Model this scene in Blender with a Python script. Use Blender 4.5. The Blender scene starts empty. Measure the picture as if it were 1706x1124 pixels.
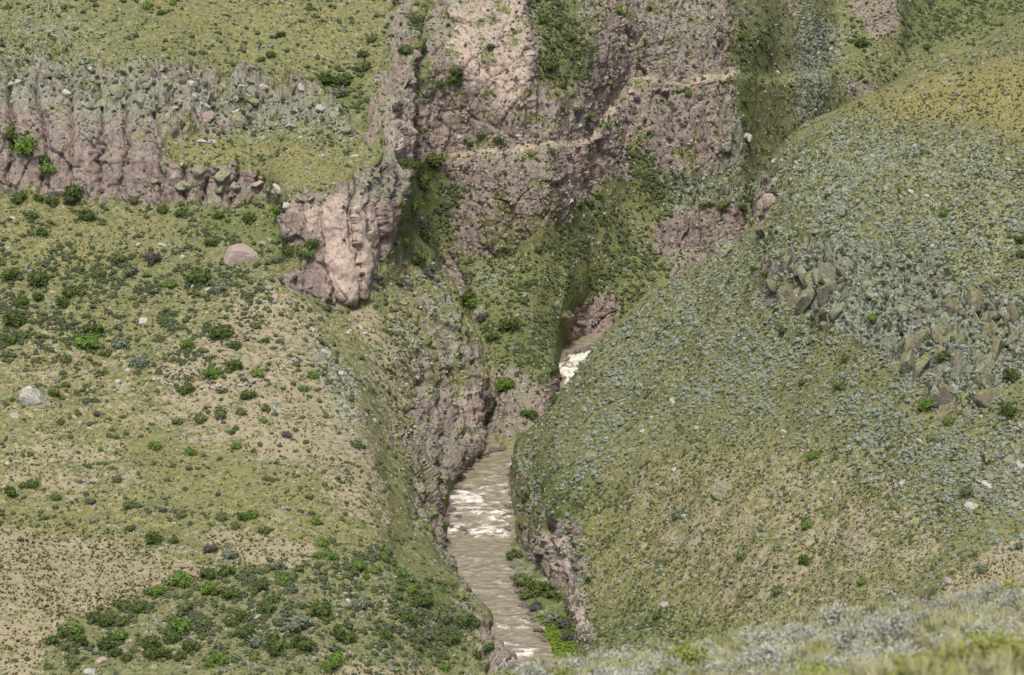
import bpy, bmesh, math, random
import numpy as np
from mathutils import Vector, Matrix

rng = np.random.default_rng(7)
random.seed(7)
SC = bpy.context.scene
COL = SC.collection

# ------------------------------------------------------------------ camera geometry
F, CX, CY = 4837.0, 853.0, 562.0
PITCH = math.radians(18.0)
CAM = np.array([0.0, 0.0, 200.0])
FW = np.array([0, math.cos(PITCH), -math.sin(PITCH)])
UP = np.array([0, math.sin(PITCH), math.cos(PITCH)])


def P(px, py, r):
    """the point seen in direction (px, py) of the photograph at r metres ahead on plan"""
    d = FW + np.array([1.0, 0, 0]) * ((px - CX) / F) + UP * ((CY - py) / F)
    return CAM + d * (r / d[1])


def Z(px, r, z):
    """the point in direction px, r metres ahead, at height z"""
    d = r * math.cos(PITCH) + (CAM[2] - z) * math.sin(PITCH)
    return np.array([(px - CX) / F * d, r, z])


def project(p):
    q = p - CAM
    d = q @ FW
    return CX + F * q[..., 0] / d, CY - F * (q @ UP) / d, d


# ------------------------------------------------------------------ noise
def _h(ix, iy, iz, seed):
    n = (ix.astype(np.uint32) * np.uint32(374761393) + iy.astype(np.uint32) * np.uint32(668265263)
         + iz.astype(np.uint32) * np.uint32(2147483647) + np.uint32(seed * 974634777 & 0xffffffff))
    n = (n ^ (n >> np.uint32(13))) * np.uint32(1274126177)
    n = (n ^ (n >> np.uint32(16))) * np.uint32(2246822519)
    n ^= n >> np.uint32(15)
    return n.astype(np.float32) * np.float32(1.0 / 4294967296.0)


def vnoise(p, seed=0):
    """value noise in -1..1"""
    p = p.astype(np.float32)
    i = np.floor(p)
    f = p - i
    f = f * f * f * (f * (f * 6 - 15) + 10)
    i = i.astype(np.int64)
    x, y, z = i[:, 0], i[:, 1], i[:, 2]
    out = 0
    for dx in (0, 1):
        wx = f[:, 0] if dx else 1 - f[:, 0]
        for dy in (0, 1):
            wy = f[:, 1] if dy else 1 - f[:, 1]
            for dz in (0, 1):
                wz = f[:, 2] if dz else 1 - f[:, 2]
                out = out + wx * wy * wz * _h(x + dx, y + dy, z + dz, seed)
    return out * 2 - 1


ROT = np.array(Matrix.Rotation(0.83, 3, Vector((0.4, 0.7, 0.59))))


def fbm(p, scale, octv=4, seed=0, gain=0.5, ridged=False):
    q = (p * scale) @ ROT.T
    a, s, out = 1.0, 0.0, 0
    for k in range(octv):
        n = vnoise(q, seed + k * 17)
        if ridged:
            n = 1 - 2 * np.abs(n)
        out = out + a * n
        s += a
        a *= gain
        q = (q * 2.03) @ ROT.T + 13.7
    return out / s * 1.5


def voronoi(p, seed=0):
    """F1, F2, the nearest cell's random number and a tilted plane through that cell (a facet)"""
    p = p.astype(np.float32)
    i = np.floor(p).astype(np.int64)
    f1 = np.full(len(p), 9.0, np.float32)
    f2 = f1.copy()
    cid = np.zeros(len(p), np.float32)
    fac = np.zeros(len(p), np.float32)
    for dx in (-1, 0, 1):
        for dy in (-1, 0, 1):
            for dz in (-1, 0, 1):
                c = i + np.array([dx, dy, dz])
                r1 = _h(c[:, 0], c[:, 1], c[:, 2], seed)
                r2 = _h(c[:, 0], c[:, 1], c[:, 2], seed + 1)
                r3 = _h(c[:, 0], c[:, 1], c[:, 2], seed + 2)
                ex, ey, ez = c[:, 0] + r1 - p[:, 0], c[:, 1] + r2 - p[:, 1], c[:, 2] + r3 - p[:, 2]
                d = np.sqrt(ex * ex + ey * ey + ez * ez)
                near = d < f1
                f2 = np.where(near, f1, np.minimum(f2, d))
                cid = np.where(near, (r1 * 7.13 + r2 * 3.7 + r3) % 1.0, cid)
                fac = np.where(near, ex * (r2 * 2 - 1) + ey * (r3 * 2 - 1) + ez * (r1 * 2 - 1.2), fac)
                f1 = np.minimum(f1, d)
    return f1, f2, cid, fac


def sst(a, b, x):
    t = np.clip((x - a) / (b - a), 0, 1)
    return t * t * (3 - 2 * t)


# ------------------------------------------------------------------ lofted sheets
def pchip(v, ts, ax):
    """monotone cubic through knots 0..n-1 along axis 0 of v (n,m,3), sampled at ts"""
    v = np.moveaxis(v, ax, 0)
    d = np.diff(v, axis=0)
    m = np.zeros_like(v)
    a, b = d[:-1], d[1:]
    same = (a * b) > 0
    with np.errstate(divide='ignore', invalid='ignore'):
        hm = np.where(same, 2 * a * b / (a + b), 0)
    m[1:-1] = hm
    m[0], m[-1] = d[0], d[-1]
    k = np.clip(np.floor(ts).astype(int), 0, len(v) - 2)
    t = (ts - k)[:, None, None]
    t2, t3 = t * t, t * t * t
    out = ((2 * t3 - 3 * t2 + 1) * v[k] + (t3 - 2 * t2 + t) * m[k]
           + (-2 * t3 + 3 * t2) * v[k + 1] + (t3 - t2) * m[k + 1])
    return np.moveaxis(out, 0, ax)


def net(rows, ncol):
    out = np.full((len(rows), ncol, 3), np.nan)
    for i, r in enumerate(rows):
        if isinstance(r, dict):
            ks = sorted(r)
            for c in range(3):
                out[i, :, c] = np.interp(np.arange(ncol), ks, [r[k][c] for k in ks])
        else:
            out[i] = np.array(r)
    return out


def samples(v, ax, step, wstep, nmax):
    """how many samples each knot interval gets: by its length in the photograph and in metres"""
    px, py, dep = project(v)
    L = np.hypot(np.diff(px, axis=ax), np.diff(py, axis=ax))
    W = np.linalg.norm(np.diff(v, axis=ax), axis=2)
    L = np.quantile(L, 0.8, axis=1 - ax)
    W = np.quantile(W, 0.8, axis=1 - ax)
    ts = [0.0]
    for k in range(len(L)):
        n = int(min(nmax, max(3, L[k] / step, W[k] / wstep)))
        ts += list(k + (np.arange(n) + 1) / n)
    return np.array(ts)


def loft(v, step, wstep=2.0, nmax=260):
    tr = samples(v, 0, step, wstep, nmax)
    tc = samples(v, 1, step, wstep, nmax)
    g = pchip(v, tr, 0)
    g = pchip(g, tc, 1)
    return g


def blur(g, n):
    for _ in range(n):
        e = np.pad(g, ((1, 1), (0, 0), (0, 0)), 'edge')
        # keep the ends where they are
        g2 = 0.25 * e[:-2] + 0.5 * e[1:-1] + 0.25 * e[2:]
        g2[0], g2[-1] = g[0], g[-1]
        e = np.pad(g2, ((0, 0), (1, 1), (0, 0)), 'edge')
        g3 = 0.25 * e[:, :-2] + 0.5 * e[:, 1:-1] + 0.25 * e[:, 2:]
        g3[:, 0], g3[:, -1] = g2[:, 0], g2[:, -1]
        g = g3
    return g


def normals(g):
    du = np.gradient(g, axis=0)
    dv = np.gradient(g, axis=1)
    n = np.cross(dv, du)
    n /= np.linalg.norm(n, axis=2, keepdims=True) + 1e-9
    return n


# ------------------------------------------------------------------ soft polygon masks
def poly_sd(px, py, poly):
    n = len(poly)
    d2 = np.full(px.shape, 1e12)
    inside = np.zeros(px.shape, bool)
    for k in range(n):
        ax_, ay = poly[k]
        bx, by = poly[(k + 1) % n]
        ex, ey = bx - ax_, by - ay
        wx, wy = px - ax_, py - ay
        t = np.clip((wx * ex + wy * ey) / (ex * ex + ey * ey + 1e-9), 0, 1)
        d2 = np.minimum(d2, (wx - t * ex) ** 2 + (wy - t * ey) ** 2)
        c = ((ay > py) != (by > py)) & (px < ex * (py - ay) / (by - ay + 1e-12) + ax_)
        inside ^= c
    d = np.sqrt(d2)
    return np.where(inside, d, -d)


def mask(px, py, polys):
    """polys: list of (weight, softness, polygon); the strongest counts"""
    out = np.zeros(px.shape, np.float32)
    for w, soft, poly in polys:
        xs = [q[0] for q in poly]
        ys = [q[1] for q in poly]
        b = (px > min(xs) - soft) & (px < max(xs) + soft) & (py > min(ys) - soft) & (py < max(ys) + soft)
        if not b.any():
            continue
        s = poly_sd(px[b], py[b], poly)
        out[b] = np.maximum(out[b], w * sst(-soft, soft, s))
    return out


# ------------------------------------------------------------------ scene objects
def tag(o, label=None, cat=None, group=None, kind=None):
    if label: o['label'] = label
    if cat: o['category'] = cat
    if group: o['group'] = group
    if kind: o['kind'] = kind
    return o


def mesh_np(name, v, f, mat, smooth=True, attrs=None):
    """one mesh from arrays: v (n,3), f (m,3) or (m,4)"""
    me = bpy.data.meshes.new(name)
    k = f.shape[1]
    me.vertices.add(len(v))
    me.vertices.foreach_set('co', np.ascontiguousarray(v, np.float32).ravel())
    me.loops.add(f.size)
    me.loops.foreach_set('vertex_index', np.ascontiguousarray(f, np.int32).ravel())
    me.polygons.add(len(f))
    me.polygons.foreach_set('loop_start', np.arange(0, f.size, k, dtype=np.int32))
    if smooth:
        me.polygons.foreach_set('use_smooth', np.ones(len(f), bool))
    me.update(calc_edges=True)
    for n, a in (attrs or {}).items():
        at = me.attributes.new(n, 'FLOAT', 'POINT')
        at.data.foreach_set('value', np.ascontiguousarray(a, np.float32).ravel())
    if mat: me.materials.append(mat)
    return me


def add_obj(name, me):
    o = bpy.data.objects.new(name, me)
    COL.objects.link(o)
    return o
STEP = 1.55
# ------------------------------------------------------------------ control nets of the landforms
A, B_, C_ = -260, 0, 230
near_rows = [
    {0: P(A, 1250, 385), 1: P(0, 1250, 385), 3: P(450, 1250, 386), 4: P(640, 1250, 392), 6: P(760, 1250, 399), 8: P(840, 1240, 403), 9: Z(850, 414, -4)},
    {0: P(A, 1124, 404), 1: P(0, 1124, 404), 3: P(450, 1124, 404), 4: P(680, 1124, 412), 6: P(775, 1110, 424), 8: P(828, 1110, 430), 9: Z(833, 439, -4)},
    {0: P(A, 1000, 426), 1: P(0, 1000, 426), 3: P(450, 1000, 426), 4: P(650, 1000, 430), 6: P(745, 1000, 443), 8: P(812, 1036, 446), 9: Z(817, 457, -4)},
    {0: P(A, 900, 447), 1: P(0, 900, 447), 3: P(450, 900, 447), 4: P(620, 900, 452), 6: P(705, 905, 468), 8: P(748, 955, 472), 9: Z(752, 482, -4)},
    {0: P(A, 800, 467), 1: P(0, 800, 467), 3: P(450, 800, 467), 4: P(610, 800, 474), 6: P(685, 825, 488), 8: P(736, 870, 497), 9: Z(742, 506, -4)},
    {0: P(A, 720, 485), 1: P(0, 720, 485), 3: P(450, 720, 485), 4: P(595, 720, 494), 6: P(690, 745, 511), 8: P(757, 800, 519), 9: Z(763, 530, -4)},
    {0: P(A, 640, 503), 1: P(0, 640, 503), 3: P(450, 640, 503), 4: P(590, 640, 515), 6: P(700, 660, 531), 8: P(797, 742, 541), 9: Z(806, 554, -4)},
    {0: P(A, 570, 519), 1: P(0, 570, 519), 3: P(450, 570, 519), 4: P(600, 570, 530), 6: P(705, 570, 544), 8: P(812, 640, 553), 9: Z(820, 580, -3)},
    {0: P(A, 500, 534), 1: P(0, 500, 534), 3: P(450, 490, 536), 4: P(540, 505, 539), 6: P(690, 510, 551), 8: P(795, 560, 557), 9: Z(806, 585, 0)},
    {0: P(A, 465, 541), 1: P(0, 465, 541), 3: P(455, 455, 543), 4: P(482, 472, 541), 5: P(575, 500, 540.5), 6: P(640, 470, 550), 7: P(690, 470, 560), 8: P(758, 495, 566), 9: Z(770, 592, 6)},
    {0: P(A, 400, 553), 1: P(0, 400, 553), 3: P(462, 400, 553), 4: P(482, 400, 545), 5: P(575, 400, 543.5), 6: P(668, 400, 560), 7: P(695, 400, 577), 8: P(735, 430, 584), 9: Z(748, 604, 12)},
    {0: P(A, 330, 567), 1: P(0, 326, 567), 2: P(250, 338, 566), 3: P(448, 335, 565), 4: P(485, 350, 547), 5: P(572, 338, 545.5), 6: P(680, 322, 566), 7: P(702, 325, 592), 8: P(718, 360, 599), 9: Z(730, 616, 16)},
    {0: P(A, 245, 572), 1: P(0, 240, 572), 2: P(250, 260, 569), 3: P(440, 292, 567), 4: P(490, 322, 550), 5: P(578, 318, 549), 6: P(685, 275, 582), 7: P(697, 290, 600), 8: P(705, 300, 606), 9: Z(720, 622, 22)},
    {0: P(A, 160, 579), 1: P(0, 165, 579), 2: P(240, 165, 579), 3: P(430, 215, 584), 4: P(510, 250, 569), 5: P(600, 262, 567), 6: P(687, 200, 592), 7: Z(694, 612, 44), 8: Z(702, 622, 36), 9: Z(715, 632, 26)},
    {0: P(A, 95, 595), 1: P(0, 108, 592), 2: P(240, 108, 593), 3: P(430, 135, 597), 4: P(520, 160, 593), 5: P(605, 175, 590), 6: P(690, 112, 604), 7: Z(698, 625, 52), 8: Z(708, 634, 46), 9: Z(720, 642, 36)},
    {0: P(A, 0, 618), 1: P(0, 0, 618), 3: P(450, 0, 624), 4: P(530, 0, 627), 5: P(620, 0, 629), 6: P(713, 0, 632), 7: Z(725, 650, 60), 8: Z(735, 658, 50), 9: Z(750, 664, 40)},
    {0: P(A, -180, 660), 1: P(0, -180, 660), 3: P(450, -180, 668), 4: P(530, -180, 672), 5: P(640, -180, 674), 6: P(740, -180, 678), 7: Z(750, 690, 80), 8: Z(760, 700, 70), 9: Z(775, 710, 60)},
    {0: P(A, -420, 780), 1: P(0, -420, 780), 3: P(450, -420, 785), 6: P(760, -420, 790), 9: Z(800, 830, 120)},
]

FX = [630, 665, 700, 730, 760, 790, 820, 850, 875, 892, 910, 922, 930, 937, 944, 952, 962, 975, 987, 1000, 1012, 1025, 1055, 1090, 1130, 1170, 1205, 1232, 1262, 1300, 1340, 1400, 1480, 1560, 1640, 1740, 1900]


def line(pts, zmode=False):
    xs = [p[0] for p in pts]
    out = []
    for x in FX:
        a = np.interp(x, xs, [p[1] for p in pts])
        b = np.interp(x, xs, [p[2] for p in pts])
        out.append(Z(x, a, b) if zmode else P(x, a, b))
    return out


far_rows = [
    line([(630, 575, -3), (800, 547, -3), (850, 540, -3), (900, 539, -3), (918, 545, -3), (930, 562, -3), (938, 592, -3), (945, 603, -3), (962, 607, -3), (987, 609, -3), (1010, 611, -3), (1100, 614, -3), (1250, 640, 0), (1400, 690, 10), (1900, 720, 30)], True),
    line([(630, 560, 590), (760, 560, 590), (800, 700, 557), (850, 660, 556), (905, 650, 560), (922, 645, 566), (932, 632, 579), (938, 608, 598), (945, 588, 605.5), (962, 577, 608.5), (987, 560, 611), (1012, 540, 613), (1100, 520, 617), (1250, 450, 645), (1400, 420, 690), (1900, 380, 730)]),
    line([(630, 480, 600), (760, 520, 594), (800, 570, 577), (850, 560, 578), (880, 560, 581), (920, 545, 589), (945, 520, 598), (985, 490, 613.5), (1060, 480, 619), (1100, 462, 624), (1180, 430, 632), (1250, 400, 649), (1400, 380, 690), (1900, 350, 732)]),
    line([(630, 400, 610), (720, 440, 604), (800, 432, 601), (900, 392, 605), (1000, 365, 624), (1060, 380, 632), (1110, 430, 630), (1200, 405, 641), (1232, 380, 647), (1262, 372, 651), (1400, 340, 694), (1900, 300, 735)]),
    line([(630, 330, 616), (700, 340, 608), (760, 345, 606), (850, 335, 603), (920, 320, 604), (990, 300, 628), (1050, 290, 638), (1110, 320, 637), (1200, 300, 648), (1225, 290, 651), (1262, 270, 661), (1400, 260, 702), (1900, 230, 742)]),
    line([(630, 275, 605), (700, 268, 605), (750, 266, 610), (850, 259, 607.5), (920, 249, 609), (960, 244, 618), (985, 238, 626), (1005, 205, 636), (1050, 143, 645), (1140, 139, 649), (1225, 125, 657), (1262, 135, 668), (1300, 136, 681), (1400, 130, 712), (1700, 100, 745), (1900, 90, 755)]),
    line([(630, 266, 607), (700, 259, 607), (750, 255, 613.5), (850, 247, 611), (920, 237, 613), (960, 233, 622), (985, 227, 630), (1005, 194, 640), (1050, 132, 649), (1140, 129, 653), (1225, 115, 661), (1262, 124, 672), (1300, 124, 686), (1400, 118, 716), (1700, 92, 748), (1900, 82, 758)]),
    line([(630, 120, 612), (690, 120, 610), (730, 120, 613), (760, 125, 615), (800, 122, 615), (880, 122, 616.5), (892, 122, 622), (920, 122, 624), (975, 120, 631), (985, 100, 635), (1040, 80, 646), (1055, 65, 651), (1100, 62, 655), (1170, 62, 660), (1210, 62, 665), (1262, 62, 678), (1310, 62, 696), (1400, 58, 730), (1480, 55, 731), (1560, 48, 748), (1700, 40, 760), (1900, 32, 775)]),
    line([(630, 0, 634), (715, 0, 632), (740, 0, 629), (760, 0, 627), (800, 0, 626), (884, 0, 626), (894, 0, 633), (920, 0, 635), (972, 0, 642), (984, 0, 643), (1040, 0, 653), (1060, 0, 658), (1170, 0, 666), (1210, 0, 672), (1262, 0, 688), (1310, 0, 710), (1400, 0, 740), (1480, 0, 737), (1560, 0, 770), (1700, 0, 785), (1900, 0, 800)]),
    line([(630, -180, 690), (800, -180, 650), (884, -180, 650), (900, -180, 670), (1040, -180, 680), (1210, -180, 700), (1262, -180, 770), (1480, -180, 780), (1900, -180, 850)]),
    line([(630, -420, 800), (1262, -420, 850), (1900, -420, 950)]),
]

hill_rows = [
    {0: Z(960, 422, -4), 1: Z(978, 414, 2), 2: P(1020, 1180, 412), 3: P(1150, 1180, 399), 4: P(1300, 1180, 380), 5: P(1500, 1180, 360), 6: P(1700, 1180, 350)},
    {0: Z(958, 430, -4), 1: Z(966, 436, .5), 2: P(1000, 1110, 430), 3: P(1150, 1110, 414), 4: P(1300, 1110, 394), 5: P(1500, 1110, 373), 6: P(1700, 1110, 363)},
    {0: Z(940, 448, -4), 1: Z(955, 449, .4), 2: P(985, 1050, 443), 3: P(1150, 1050, 424), 4: P(1300, 1050, 404), 5: P(1500, 1050, 383), 6: P(1700, 1040, 374)},
    {0: Z(930, 462, -4), 1: Z(938, 462, .4), 2: P(965, 970, 454), 3: P(1150, 960, 437), 4: P(1300, 960, 418), 5: P(1500, 960, 397), 6: P(1700, 950, 387)},
    {0: Z(880, 482, -4), 1: Z(897, 478, .2), 2: P(935, 865, 474), 3: P(1130, 860, 451), 4: P(1300, 860, 432), 5: P(1500, 860, 411), 6: P(1700, 850, 402)},
    {0: Z(850, 504, -4), 1: Z(861, 495, -.2), 2: P(895, 800, 491), 3: P(1110, 760, 467), 4: P(1300, 760, 447), 5: P(1500, 760, 425), 6: P(1700, 740, 415)},
    {0: Z(848, 530, -4), 1: P(851, 805, 519), 2: P(880, 750, 514), 3: P(1100, 670, 489), 4: P(1300, 670, 461), 5: P(1500, 670, 437), 6: P(1700, 655, 426)},
    {0: Z(872, 566, -4), 1: P(866, 737, 527), 2: P(920, 692, 520), 3: P(1100, 605, 501), 4: P(1300, 585, 475), 5: P(1500, 615, 446), 6: P(1700, 605, 434)},
    {0: Z(930, 592, -4), 1: P(908, 704, 532), 2: P(980, 617, 525), 3: P(1100, 545, 513), 4: P(1285, 512, 489), 5: P(1500, 545, 453), 6: P(1700, 560, 440)},
    {0: Z(1010, 612, -4), 1: P(968, 639, 539), 2: P(1030, 552, 533), 3: P(1130, 492, 522), 4: P(1285, 450, 497), 5: P(1500, 465, 463), 6: P(1700, 480, 449)},
    {0: Z(1080, 624, -3), 1: P(1024, 559, 546), 2: P(1090, 492, 540), 3: P(1180, 442, 528), 4: P(1290, 395, 507), 5: P(1500, 385, 479), 6: P(1700, 385, 462)},
    {0: Z(1150, 632, 0), 1: P(1100, 488, 553), 2: P(1180, 430, 546), 3: P(1240, 397, 535), 4: P(1300, 342, 514), 5: P(1500, 305, 492), 6: P(1700, 300, 476)},
    {0: Z(1230, 640, 10), 1: P(1192, 424, 561), 2: P(1236, 392, 555), 3: P(1262, 374, 543), 4: P(1312, 285, 525), 5: P(1500, 225, 506), 6: P(1700, 200, 493)},
    {0: Z(1290, 645, 20), 1: P(1256, 384, 566), 2: P(1264, 335, 552), 3: P(1278, 292, 546), 4: P(1345, 222, 537), 5: P(1500, 160, 523), 6: P(1700, 115, 516)},
    {0: Z(1400, 650, 25), 1: P(1260, 325, 562), 2: P(1288, 257, 557), 3: P(1330, 205, 553), 4: P(1400, 172, 549), 5: P(1560, 108, 546), 6: P(1706, 30, 551)},
    {0: Z(1420, 680, 20), 1: Z(1275, 575, 45), 2: Z(1305, 572, 50), 3: Z(1350, 572, 54), 4: Z(1420, 572, 58), 5: Z(1580, 575, 66), 6: Z(1726, 590, 76)},
    {0: Z(1430, 720, 10), 1: Z(1300, 620, 15), 2: Z(1330, 620, 18), 3: Z(1380, 620, 20), 4: Z(1450, 620, 25), 5: Z(1600, 625, 34), 6: Z(1750, 640, 50)},
]
for r in hill_rows:
    r[7] = r[6] + (r[6] - r[5])
    r[8] = r[7] + (r[7] - r[6]) * 0.8

# the near slope the camera stands on: brow first, then down the far side
fore_rows = [
    [P(420, 1500, 10), P(700, 1500, 10), P(853, 1500, 10), P(1050, 1500, 10), P(1250, 1500, 10), P(1450, 1500, 10), P(1706, 1500, 10), P(2000, 1500, 10)],
    [P(420, 1330, 24), P(700, 1310, 24), P(853, 1290, 24), P(1050, 1262, 24), P(1250, 1235, 24), P(1450, 1215, 24), P(1706, 1190, 24), P(2000, 1150, 24)],
    [P(420, 1284, 40), P(700, 1239, 40), P(853, 1209, 40), P(1050, 1184, 40), P(1250, 1159, 40), P(1450, 1139, 40), P(1706, 1104, 40), P(2000, 1064, 40)],
    [P(420, 1244, 56), P(700, 1194, 57), P(853, 1164, 58), P(1050, 1134, 58), P(1250, 1104, 58), P(1450, 1080, 57), P(1706, 1042, 56), P(2000, 1002, 55)],
    [Z(420, 64, 168), Z(700, 65, 169), Z(853, 66, 169.5), Z(1050, 67, 169.5), Z(1250, 67, 170), Z(1450, 66, 171), Z(1706, 65, 172), Z(2000, 64, 174)],
    [Z(420, 84, 145), Z(700, 84, 145), Z(853, 84, 146), Z(1050, 84, 147), Z(1250, 84, 147), Z(1450, 84, 148), Z(1706, 84, 149), Z(2000, 84, 150)],
]

# ------------------------------------------------------------------ what grows or lies where (outlines on the ground)
ROCK_N = [
    (.85, 16, [(-260, 165), (0, 155), (60, 165), (110, 160), (150, 172), (200, 180), (262, 185), (268, 262), (330, 268), (400, 280), (445, 300), (452, 335), (380, 338), (250, 338), (100, 322), (0, 326), (-260, 332)]),
    (.72, 20, [(60, 105), (130, 115), (180, 110), (260, 105), (370, 118), (430, 112), (520, 140), (560, 185), (500, 215), (420, 215), (360, 225), (290, 215), (150, 210), (0, 190), (0, 130)]),
    (.6, 10, [(262, 205), (340, 200), (362, 215), (345, 232), (280, 228)]),
    (1.15, 8, [(466, 342), (500, 328), (560, 326), (590, 306), (610, 282), (636, 258), (640, 170), (650, 120), (662, 150), (680, 200), (692, 240), (690, 285), (672, 330), (668, 400), (640, 450), (625, 490), (575, 502), (530, 490), (466, 474), (474, 450), (508, 436), (502, 408), (478, 390)]),
    (.85, 16, [(605, 165), (645, 105), (645, 20), (665, -20), (690, -20), (690, 60), (700, 130), (690, 200), (640, 210), (610, 240)]),
    (.5, 18, [(650, 720), (705, 780), (748, 900), (775, 1000), (812, 1040), (760, 1020), (700, 890)]),
    (.5, 22, [(655, 440), (720, 440), (800, 560), (815, 640), (800, 745), (745, 800), (735, 870), (700, 800), (655, 730), (685, 650), (700, 560), (680, 490)]),
    (.8, 14, [(690, 700), (735, 650), (800, 600), (820, 660), (810, 745), (760, 790), (740, 815), (710, 780)]),
    (.8, 10, [(700, 790), (745, 815), (748, 890), (745, 905), (722, 880)]),
    (.75, 10, [(775, 1050), (812, 1036), (835, 1060), (838, 1130), (805, 1130), (790, 1090)]),
]
PALE_N = [(.9, 14, [(500, 350), (600, 320), (650, 330), (640, 430), (600, 500), (550, 480), (540, 400)]), (.8, 10, [(640, 160), (690, 190), (690, 280), (655, 290), (645, 220)]),
          (.5, 12, [(740, 660), (800, 620), (800, 740), (770, 740)])]
LICH_N = [
    (.36, 50, [(-260, 60), (0, 20), (100, 5), (160, 60), (180, 130), (0, 130), (-260, 130)]),
    (.62, 26, [(-260, 110), (0, 100), (60, 100), (180, 112), (260, 108), (370, 125), (430, 118), (525, 148), (575, 195), (590, 232), (540, 236), (470, 224), (380, 222), (290, 212), (270, 205), (150, 200), (0, 180), (-260, 180)]),
    (.6, 20, [(520, 560), (560, 560), (590, 640), (590, 720), (550, 700), (520, 620)]),
    (.4, 20, [(700, 430), (780, 520), (800, 620), (740, 640), (700, 560)]),
]
SOIL_N = [
    (.72, 24, [(-260, 862), (0, 866), (120, 869), (180, 880), (240, 905), (350, 936), (388, 945), (330, 962), (250, 990), (150, 1022), (75, 1085), (60, 1130), (90, 1250), (-260, 1250)]),
    (.72, 16, [(320, 884), (430, 884), (525, 895), (528, 935), (490, 945), (400, 942), (375, 922)]),
    (.62, 22, [(540, 1090), (600, 1086), (740, 1098), (745, 1250), (520, 1250)]),
    (.68, 50, [(250, 605), (300, 560), (400, 490), (490, 480), (540, 520), (570, 600), (600, 700), (640, 800), (650, 880), (580, 880), (500, 780), (430, 745), (330, 725), (240, 690)]),
    (.9, 24, [(430, 700), (540, 730), (560, 770), (470, 765), (410, 740)]),
    (.56, 50, [(0, 700), (200, 730), (230, 800), (100, 830), (0, 800)]),
    (.8, 9, [(575, 505), (632, 500), (640, 545), (620, 580), (590, 560)]),
    (.55, 50, [(640, 480), (720, 560), (760, 680), (720, 840), (690, 880), (640, 760), (600, 600)]),
    (.4, 50, [(0, 480), (240, 560), (240, 700), (0, 720)]),
]
GREEN_N = [
    (.5, 24, [(690, 265), (745, 268), (760, 330), (745, 430), (700, 440), (660, 420), (680, 330)]),
    (.15, 30, [(100, 1040), (300, 960), (480, 930), (640, 900), (740, 1000), (830, 1100), (760, 1130), (540, 1085), (330, 1110), (100, 1120)]),
    (.25, 30, [(600, 720), (680, 800), (740, 960), (700, 980), (630, 880)]),
    (.8, 14, [(660, 960), (740, 980), (770, 1060), (740, 1100), (690, 1060)]),
    (.2, 30, [(630, 470), (700, 470), (740, 580), (700, 700), (630, 640)]),
    (.7, 18, [(510, 120), (600, 130), (610, 175), (560, 185), (510, 160)]),
    (.55, 24, [(470, 345), (480, 440), (400, 420), (300, 345)]),
    (.6, 14, [(0, 205), (70, 215), (80, 300), (40, 300), (0, 290)]),
    (.9, 10, [(-260, 1078), (0, 1075), (40, 1085), (55, 1100), (0, 1112), (-260, 1115)]),
    (.6, 18, [(660, 0), (720, 0), (720, 110), (690, 110)]),
]
DRY_N = [(.4, 80, [(-260, 500), (560, 500), (680, 880), (560, 960), (-260, 960)]), (.35, 50, [(200, -200), (640, -200), (640, 90), (560, 125), (470, 110), (330, 100), (250, 60)]), (.5, 30, [(300, 225), (440, 230), (590, 260), (570, 315), (480, 320), (430, 275), (320, 262)]),
         (.4, 40, [(0, 330), (300, 345), (300, 430), (100, 470), (0, 450)])]

ROCK_F = [
    (.7, 24, [(690, 150), (722, -200), (890, -200), (900, 120), (930, 135), (975, 125), (985, -200), (1060, -200), (1215, -200), (1235, 120), (1228, 240), (1215, 300), (1120, 300), (1060, 250), (1000, 330), (930, 370), (820, 425), (745, 425), (770, 300), (690, 262)]),
    (.9, 14, [(1088, 385), (1130, 350), (1200, 345), (1225, 330), (1262, 372), (1190, 432), (1112, 460)]),
    (.85, 14, [(810, 610), (850, 600), (905, 640), (940, 610), (945, 650), (905, 720), (850, 745), (795, 745), (800, 690)]),
    (1.0, 8, [(945, 530), (975, 495), (1010, 488), (1035, 505), (1015, 555), (985, 575), (950, 590)]),
    (.9, 14, [(1395, -60), (1485, -60), (1494, 60), (1455, 72), (1420, 40)]),
    (.7, 10, [(1300, -60), (1330, -60), (1325, 35), (1310, 30)]),
    (.35, 20, [(1190, 215), (1260, 210), (1270, 320), (1225, 360)]),
    (.5, 18, [(1380, 120), (1450, 115), (1460, 160), (1400, 165)]),
    (.7, 6, [(745, 425), (760, 440), (800, 520), (785, 525), (740, 450)]),
]
PALE_F = [(1.0, 12, [(738, 80), (775, 20), (800, 40), (785, 110), (750, 100)]), (.75, 18, [(740, 90), (770, -200), (886, -200), (886, 190), (830, 190), (795, 140)]),
          (.5, 20, [(690, 180), (740, 180), (740, 260), (692, 262)]), (.5, 20, [(930, 250), (995, 240), (998, 310), (950, 320)]), (.5, 14, [(1010, 170), (1050, 130), (1060, 160), (1010, 200)])]
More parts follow.
